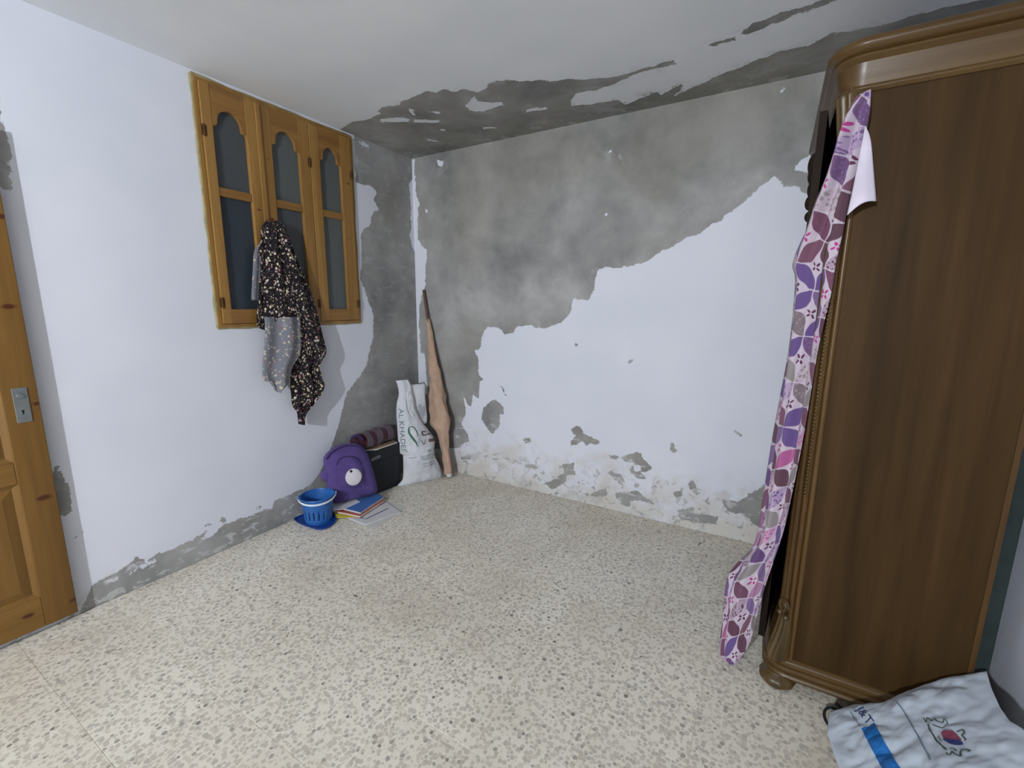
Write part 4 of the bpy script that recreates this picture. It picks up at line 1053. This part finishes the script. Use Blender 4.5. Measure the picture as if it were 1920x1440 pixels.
roll = thing('blanket_roll', (0.08, -0.6, 0.346), 'rolled maroon and grey plaid blanket lying on the black carton', 'blanket')
mb = MB(); nn = 44; seg = 32; uvs = []
L_ = (rb - ra).length
for j in range(nn):
    t = j / (nn - 1); e = min(t, 1 - t) * 2
    for k in range(seg):
        th = 2 * math.pi * k / seg
        r = 0.070 * (0.80 + 0.20 * min(1, e * 6) ** 0.5) * (1 + 0.05 * math.sin(2 * th + 9 * t) + 0.12 * vnoise((math.cos(th), math.sin(th), t * 7), 1, 8))
        q = ra.lerp(rb, t) + Vector((math.cos(th) * r * 1.05, 0, max(-0.0625, math.sin(th) * r * 0.95)))
        mb.v.append(tuple(q)); uvs.append((t * L_ * 1.25, th / (2 * math.pi) * 0.36))
mb.f = grid_faces(seg, nn, True) + [tuple(range(seg))[::-1], tuple(range(len(mb.v) - seg, len(mb.v)))]
mb.uv = uvs
mb.build('roll', M['plaid'], roll, True, 60)
for pe, sg in ((ra, -1), (rb, 1)):
    pth = []
    for t in range(60):
        an = t / 59 * 2 * math.pi * 2.6; r = 0.054 * (1 - t / 66)
        pth.append(pe + Vector((r * math.cos(an), sg * 0.002, r * math.sin(an))))
    MB().tube(pth, 0.003, 6).build('coiled_end', M['plaid'], roll, True)

# purple backpack
M['purple'] = fabric('purple_canvas', lin(84, 68, 124), 700, 0.14, 0.35, 0.1)
M['purple_dark'] = fabric('dark_purple_trim', lin(54, 42, 84), 700, 0.1, 0.3, 0.1)
PT = frame_fn(PACK_FRAME)
PACK = [(a, max(b, -0.012)) for a, b in PACK]      # rests on the papers
pack = thing('backpack', PT(0.11, 0, -0.03), 'purple backpack with a round white badge leaning by the left wall', 'backpack')
pillow(smooth_loop(PACK, 4), PT, 0.05, 0.036, rough=0.016, seed=1).build('pack_body', M['purple'], pack, True, 180)
pk = pillow(smooth_loop(PACK_POCKET, 5), PT, 0.042, 0.01, rough=0.006, seed=5, base=0.032).build('front_pocket', M['purple'], pack, True, 180)
pl_ = smooth_loop(PACK_POCKET, 5)
MB().tube([PT(a, b, 0.044) for a, b in pl_[:34]], 0.004, 8).build('zip', M['purple_dark'], pk, True)
ol = smooth_loop(PACK, 4)
MB().tube([PT(a * 0.93 + 0.008, b * 0.93 + 0.012, 0.03) for a, b in ol[2:44]], 0.005, 8).build('main_zip', M['purple_dark'], pack, True)
(bc, b1, b2, b3) = PACK_BADGE
rx, ry = (b1[0] - bc[0]), abs(b2[1] - bc[1])
bdg = [(bc[0] + 1.0 * rx * math.cos(t), bc[1] + ry * math.sin(t)) for t in np.linspace(0, 2 * math.pi, 32, endpoint=False)]
bo = pillow(bdg, PT, 0.009, 0.003, rings=(1.0, 0.95, 0.8, 0.5), base=0.074).build('badge', plain('white_badge', lin(204, 198, 204), 0.6, 0.3, 0.1), pack, True, 180)
bo['label'] = 'round white badge'
dt = [(b3[0] + 0.009 * math.cos(t), b3[1] + 0.009 * math.sin(t)) for t in np.linspace(0, 2 * math.pi, 14, endpoint=False)]
pillow(dt, PT, 0.004, 0.002, rings=(1.0, 0.8, 0.4), base=0.083).build('badge_dot', M['black'], bo, True)
pillow(smooth_loop([(q[0] + (0.03 if i in (0, 4) else 0), q[1]) for i, q in enumerate(PACK_SIDE)], 5), PT, 0.016, 0.022, rough=0.01, seed=6, base=0.004, pw=2.0).build('side_pocket', M['purple'], pack, True, 180)
hp = [PT(0.135, 0.405, -0.02), PT(0.15, 0.425, 0.0), PT(0.185, 0.415, 0.012), PT(0.205, 0.385, 0.0)]
MB().tube(smooth_line([tuple(q) for q in hp], 6), 0.008, 10).build('handle', M['purple_dark'], pack, True)
for sx in (0.03, 0.17):
    MB().tube(smooth_line([tuple(PT(sx, 0.37, -0.035)), tuple(PT(sx, 0.30, -0.058)), tuple(PT(sx - 0.005, 0.18, -0.062)), tuple(PT(sx - 0.01, 0.06, -0.045))], 6), 0.01, 8).build('shoulder_strap', M['purple_dark'], pack, True)

# papers and books under the backpack
def sheet(name, quad, z0_, z1_, mat, label, cat):
    o = slab_prism(MB(), quad, z0_, z1_).build(name, mat)
    return tag(o, label, cat)
sheet('paper_sheet', SHEET, 0.0002, 0.0016, plain('white_paper', lin(198, 196, 190), 0.85, 0.2, 0.04), 'loose white paper sheet lowest on the floor by the books', 'paper')
mg = thing('brochure', (MAG[0][0], MAG[0][1], 0.0018), 'white brochure with a dark blue stripe beside the orange book', 'brochure')
slab_prism(MB(), MAG, 0.0018, 0.0105).build('pages', plain('brochure_paper', lin(202, 200, 202), 0.6, 0.3, 0.04), mg)
def flat(z): return lambda a, b: Vector((a, b, z))
printed('blue_stripe', [stroke(MAGSTRIPE, 0.009)], flat(0.0112), plain('navy_print', lin(52, 62, 110), 0.6), mg)
sheet('yellow_folder', YELLOW, 0.0110, 0.0160, plain('yellow_card', lin(196, 178, 60), 0.6), 'yellow folder corner under the orange book', 'folder')
def book(name, quad, z0_, z1_, col_, label, cat='book'):
    t = thing(name, (quad[0][0], quad[0][1], z0_), label, cat)
    c = np.mean(np.array(quad), 0); sh = lambda k: [tuple(c + (np.array(q) - c) * k) for q in quad]
    slab_prism(MB(), sh(0.985), z0_ + 0.0012, z1_ - 0.0012).build('pages', plain(name + '_pages', lin(206, 204, 196), 0.85), t)
    slab_prism(MB(), quad, z1_ - 0.0012, z1_).build('cover', plain(name + '_cover', col_, 0.45, 0.4, 0.1), t)
    slab_prism(MB(), quad, z0_, z0_ + 0.0012).build('cover', plain(name + '_back', col_, 0.45, 0.4, 0.1), t)
    return t
book('orange_book', ORANGE, 0.0164, 0.030, lin(178, 84, 52), 'orange red book lying under the blue book')
book('blue_book', BLUE, 0.0304, 0.044, lin(70, 112, 178), 'light blue book sticking out under the backpack')
sheet('folded_paper', PAPER, 0.0444, 0.0475, plain('crumpled_paper', lin(206, 206, 214), 0.8), 'folded white paper under the purple backpack', 'paper')

# blue slotted basket on a dark blue tray
M['blue'] = plain('blue_plastic', lin(44, 98, 168), 0.35, 0.45, 0.06)
M['navy'] = plain('dark_blue_plastic', lin(18, 60, 138), 0.4, 0.45, 0.08)
tq = [(max(0.006, a), b) for a, b in TRAY]
cx_, cy_ = 0.150, -1.150
tray = thing('tray', (cx_, cy_, 0), 'dark blue plastic tray under the blue basket', 'tray')
tl = smooth_loop([(max(0.008, a), b) for a, b in smooth_loop(TRAY, 1)], 6)
tl = [(max(0.006, a), b) for a, b in tl]
tc = np.mean(np.array(tl), 0)
mb = MB(); v = []; n_ = len(tl)
for k, z in ((0.93, 0.0), (1.0, 0.014), (0.97, 0.015), (0.90, 0.004)):
    v += [(tc[0] + (a - tc[0]) * k, tc[1] + (b - tc[1]) * k, z) for a, b in tl]
mb.add(v, grid_faces(n_, 4, True) + [tuple(range(n_))[::-1], tuple(range(3 * n_, 4 * n_))])
mb.build('tray_body', M['navy'], tray, True, 40)
bas = thing('basket', (cx_, cy_, 0.0042), 'bright blue slotted plastic basket with white handle', 'basket')
seg = 72; rows = [(0.078, 0.0), (0.080, 0.012), (0.082, 0.030), (0.085, 0.055), (0.088, 0.090), (0.092, 0.120), (0.095, 0.140), (0.098, 0.160), (0.100, 0.168), (0.104, 0.170)]
mb = MB(); v = []
for r, z in rows:
    for k in range(seg):
        th = 2 * math.pi * k / seg
        v.append((cx_ + r * math.cos(th), cy_ + r * math.sin(th), 0.0046 + z))
ff = []
for j in range(len(rows) - 1):
    for k in range(seg):
        if j in (2, 3) and k % 4 == 1: continue          # open slots
        a = j * seg + k; b = j * seg + (k + 1) % seg
        ff.append((a, b, b + seg, a + seg))
ff.append(tuple(range(seg))[::-1])
mb.add(v, ff)
solid(mb.build('basket_body', M['blue'], bas, True, 40), 0.003, 1.0)
MB().tube([(cx_ + 0.105 * math.cos(t), cy_ + 0.105 * math.sin(t), 0.176) for t in np.linspace(0, 2 * math.pi, 49)], 0.004, 8, False).build('rim', M['blue'], bas, True)
# handle hangs down over the front of the rim
hv = []
pa_ = math.radians(-165)
fa_, fb_ = Vector((math.cos(math.radians(150)), math.sin(math.radians(150)), 0)), Vector((math.cos(math.radians(-60)), math.sin(math.radians(-60)), 0))
ax_ = Vector((-0.5, 0.87, 0)); fw_ = Vector((0.87, -0.5, 0)) * 0.0
e_a = Vector((math.cos(math.radians(170)), math.sin(math.radians(170)), 0)); e_b = Vector((math.cos(math.radians(10)), math.sin(math.radians(10)), 0))
camdir = Vector((0.80, -0.60, 0)); across = Vector((0.60, 0.80, 0))
for t in np.linspace(0, math.pi, 30):
    q = Vector((cx_, cy_, 0.176)) + across * (-0.110 * math.cos(t)) + camdir * (0.116 * math.sin(t) * 0.98) + Vector((0, 0, 0.004 - 0.022 * math.sin(t)))
    hv.append(q)
mb = MB(); v = []
for q in hv:
    ra_ = (q - Vector((cx_, cy_, q.z))).normalized()
    for dr, dz in ((0.004, -0.006), (0.007, -0.006), (0.007, 0.006), (0.004, 0.006)):
        v.append(q + ra_ * dr + Vector((0, 0, dz)))
mb.add(v, grid_faces(4, 30, True) + [(3, 2, 1, 0), (116, 117, 118, 119)])
hd = mb.build('handle', plain('white_plastic', lin(206, 212, 222), 0.4), bas, True, 40)
hd['label'] = 'white handle'
for s_ in (-1, 1):
    q = Vector((cx_, cy_, 0.176)) + across * (0.110 * s_)
    MB().tube([q - across * 0.006 * s_, q + across * 0.009 * s_], 0.010, 12).build('handle_lug', M['blue'], bas, True)

# ------------------------------------------------------------------ things in front of the wardrobe
M['parcel'] = plain('white_mailer', lin(194, 204, 217), 0.6, 0.3, 0.06, 6)
PO, pe1, pe2 = (Vector(q) for q in PARCEL_FRAME)
pn = pe1.cross(pe2).normalized()
if pn.z < 0: pn = -pn
parcel = thing('parcel_bag', (3.05, -1.35, 0.0), 'crumpled white mailing bag with blue stripe and crest lying before the wardrobe', 'bag')
PL = PARCEL_SIDES['left'] + [(0.03, 0.36), (0.04, 0.46)]
PR = [(a * 0.985, b) for a, b in PARCEL_SIDES['right']] + [(0.475, 0.35), (0.47, 0.46)]
def pedge(pts, b): return float(np.interp(b, [q[1] for q in pts], [q[0] for q in pts]))
def ptop(a): return float(np.interp(a, [q[0] for q in PARCEL_TOP], [q[1] for q in PARCEL_TOP]))
def crumple(a, b):
    r = 0
    for s_, k in ((7, 0.010), (15, 0.0055), (34, 0.0028)):
        r += k * (abs(noise.noise(Vector((a * s_, b * s_, 2.0)))) * 2 - 0.5)
    return r
def pheight(a, b, u):
    e = min(u, 1 - u, max(0.0, (b - ptop(a)) / 0.3)) * 2
    return 0.028 * min(1, max(0, e)) ** 0.6 + crumple(a, b) * min(1, 0.25 + 3 * max(0, e)) - 0.008
def parcel_pt(a, b, lift=0.0):
    l, r = pedge(PL, b), pedge(PR, b); u = (a - l) / (r - l)
    return PO + pe1 * a + pe2 * b + pn * (pheight(a, b, u) + lift)
v = []; nu, nv = 70, 70
for sd in (0, 1):
    for j in range(nv):
        for i in range(nu):
            u = i / (nu - 1); tb = j / (nv - 1)
            a0 = pedge(PL, 0) + (pedge(PR, 0) - pedge(PL, 0)) * u
            b = ptop(a0) * (1 - tb) + 0.46 * tb
            a = pedge(PL, b) + (pedge(PR, b) - pedge(PL, b)) * u
            e = min(u, 1 - u, tb * 1.0, 1 - tb)
            q = PO + pe1 * a + pe2 * b
            h = pheight(a, b, u) if sd == 0 else -0.012 - 0.01 * min(1, 6 * e)
            v.append(q + pn * h)
g = grid_faces(nu, nv); nb = nu * nv
rim = [(i, i + 1, nb + i + 1, nb + i) for i in range(nu - 1)] + [((nv - 1) * nu + i + 1, (nv - 1) * nu + i, nb + (nv - 1) * nu + i, nb + (nv - 1) * nu + i + 1) for i in range(nu - 1)]
rim += [((j + 1) * nu, j * nu, nb + j * nu, nb + (j + 1) * nu) for j in range(nv - 1)] + [(j * nu + nu - 1, (j + 1) * nu + nu - 1, nb + (j + 1) * nu + nu - 1, nb + j * nu + nu - 1) for j in range(nv - 1)]
mb = MB(); mb.add(v, [q[::-1] for q in g] + [tuple(nb + i for i in q) for q in g] + rim)
mb.build('bag_body', M['parcel'], parcel, True, 60)
pm = lambda a, b: parcel_pt(a, b, 0.0025)
PP = PARCEL_PRINT
NAVY = plain('navy_print_bag', lin(52, 66, 112), 0.6)
st_ = [np.array(q) for q in PP['stripe']]
rw = []
for k in range(13):
    t = k / 12; rw += [tuple(st_[0] + (st_[2] - st_[0]) * t), tuple(st_[1] + (st_[3] - st_[1]) * t)]
for k in range(1, 5):
    rw += [tuple(st_[2] + np.array((0.008, 0.03)) * k), tuple(st_[3] + np.array((0.008, 0.03)) * k)]
printed('blue_stripe', [(rw, [(2 * i, 2 * i + 1, 2 * i + 3, 2 * i + 2) for i in range(16)])], pm, plain('bright_blue_print', lin(30, 104, 176), 0.5), parcel)
tv, tf = text_shape('J&T')
q0, q1, q2, q3 = (np.array(q) for q in PP['t0'])      # bottom and top of the first letter, then of the last
lx0, lx1 = q0 - (q2 - q0) * 0.08, q2 + (q2 - q0) * 0.10
printed('lettering', [([tuple(lx0 + (lx1 - lx0) * a + (q1 - q0) * b) for a, b in tv], tf)], pm, NAVY, parcel)
printed('fold_line', [stroke(smooth_line(PP['line'], 4), 0.004)], pm, plain('slate_line', lin(124, 138, 156), 0.6), parcel)
printed('short_line', [stroke(smooth_line(PP['line2'], 4), 0.004)], pm, plain('grey_line', lin(136, 144, 158), 0.6), parcel)
OLIVE = plain('olive_print', lin(84, 96, 92), 0.6)
def dense(pts, n=4): return smooth_line(pts, n)
printed('crest_scrolls', [stroke(dense(PP['curl']), 0.0032), stroke(dense(PP['left']), 0.0042), stroke(dense(PP['bot']), 0.0040), stroke(dense(PP['right']), 0.0042), stroke(dense(PP['inner']), 0.0022), stroke(dense(PP['tip']), 0.0032)], pm, OLIVE, parcel)
sh = smooth_loop(PP['shield'], 3); m0, m1 = (np.array(q) for q in PP['mid'])
sdv = lambda q: (m1[0] - m0[0]) * (q[1] - m0[1]) - (m1[1] - m0[1]) * (q[0] - m0[0])
upp = [q if sdv(q) < 0 else tuple(m0 + (m1 - m0) * (np.dot(np.array(q) - m0, m1 - m0) / np.dot(m1 - m0, m1 - m0))) for q in sh]
low = [q if sdv(q) >= 0 else tuple(m0 + (m1 - m0) * (np.dot(np.array(q) - m0, m1 - m0) / np.dot(m1 - m0, m1 - m0))) for q in sh]
printed('crest_red_field', [(upp, [tuple(range(len(upp)))])], pm, plain('crest_red', lin(140, 70, 92), 0.6), parcel)
printed('crest_blue_field', [(low, [tuple(range(len(low)))])], pm, plain('crest_blue', lin(60, 68, 126), 0.6), parcel)

# translucent grey bag between the mailing bag and the right wall
def lumpy(c, r, seed, seg=40, rows=26, squash=-1.0, amp=0.25):
    mb = MB(); v = []
    for j in range(rows):
        la = -math.pi / 2 + math.pi * j / (rows - 1)
        for k in range(seg):
            th = 2 * math.pi * k / seg
            d = Vector((math.cos(la) * math.cos(th), math.cos(la) * math.sin(th), math.sin(la)))
            w = 1 + amp * vnoise(d, 2.2, seed) + amp * 0.5 * abs(vnoise(d, 5.5, seed + 3))
            p = Vector((c[0] + d.x * r[0] * w, c[1] + d.y * r[1] * w, c[2] + d.z * r[2] * w))
            p.z = max(p.z, 0.001); p.x = min(p.x, W_ - 0.004)
            v.append(p)
    mb.add(v, grid_faces(seg, rows, True)); return mb
gm = NT('grey_plastic_film', 0.25, 0.6)
gp = gm.pos()
gband = gm.step(gm.noise(gm.mapping(gp, (2, 2, 9)), 2.0, 3, 0.5, 0.8), 0.46, 0.54)
gm.color(gm.mix(gband, lin(62, 62, 68), lin(150, 152, 154)))
gm.bump(gm.noise(gp, 30, 5), 0.6, 0.006)
pb = lumpy((3.20, -1.36, 0.112), (0.13, 0.22, 0.12), 3.0)
tag(pb.build('stuffed_bag', gm.m, None, True, 180), 'grey striped plastic bag under the white mailing bag beside the right wall', 'bag')
# small black drawstring pouch with a cord loop, half under the wardrobe base
M['blackcloth'] = fabric('black_cloth', lin(18, 20, 24), 500, 0.1, 0.4)
pouch = thing('pouch', (2.96, -1.10, 0), 'small black pouch with a cord loop poking out from under the wardrobe', 'pouch')
lumpy((2.975, -1.135, 0.016), (0.062, 0.030, 0.018), 9.0, 28, 16, amp=0.3).build('pouch_body', M['blackcloth'], pouch, True, 180)
MB().tube(smooth_line([(2.935, -1.125, 0.015), (2.905, -1.118, 0.016), (2.888, -1.13, 0.012), (2.880, -1.155, 0.007), (2.886, -1.185, 0.006), (2.905, -1.21, 0.006), (2.93, -1.22, 0.006)], 6), 0.0045, 8).build('cord', M['blackcloth'], pouch, True)
MB().tube([(2.94, -1.122, 0.018), (2.918, -1.098, 0.02)], [0.008, 0.007], 10).build('toggle', M['black'], pouch, True)
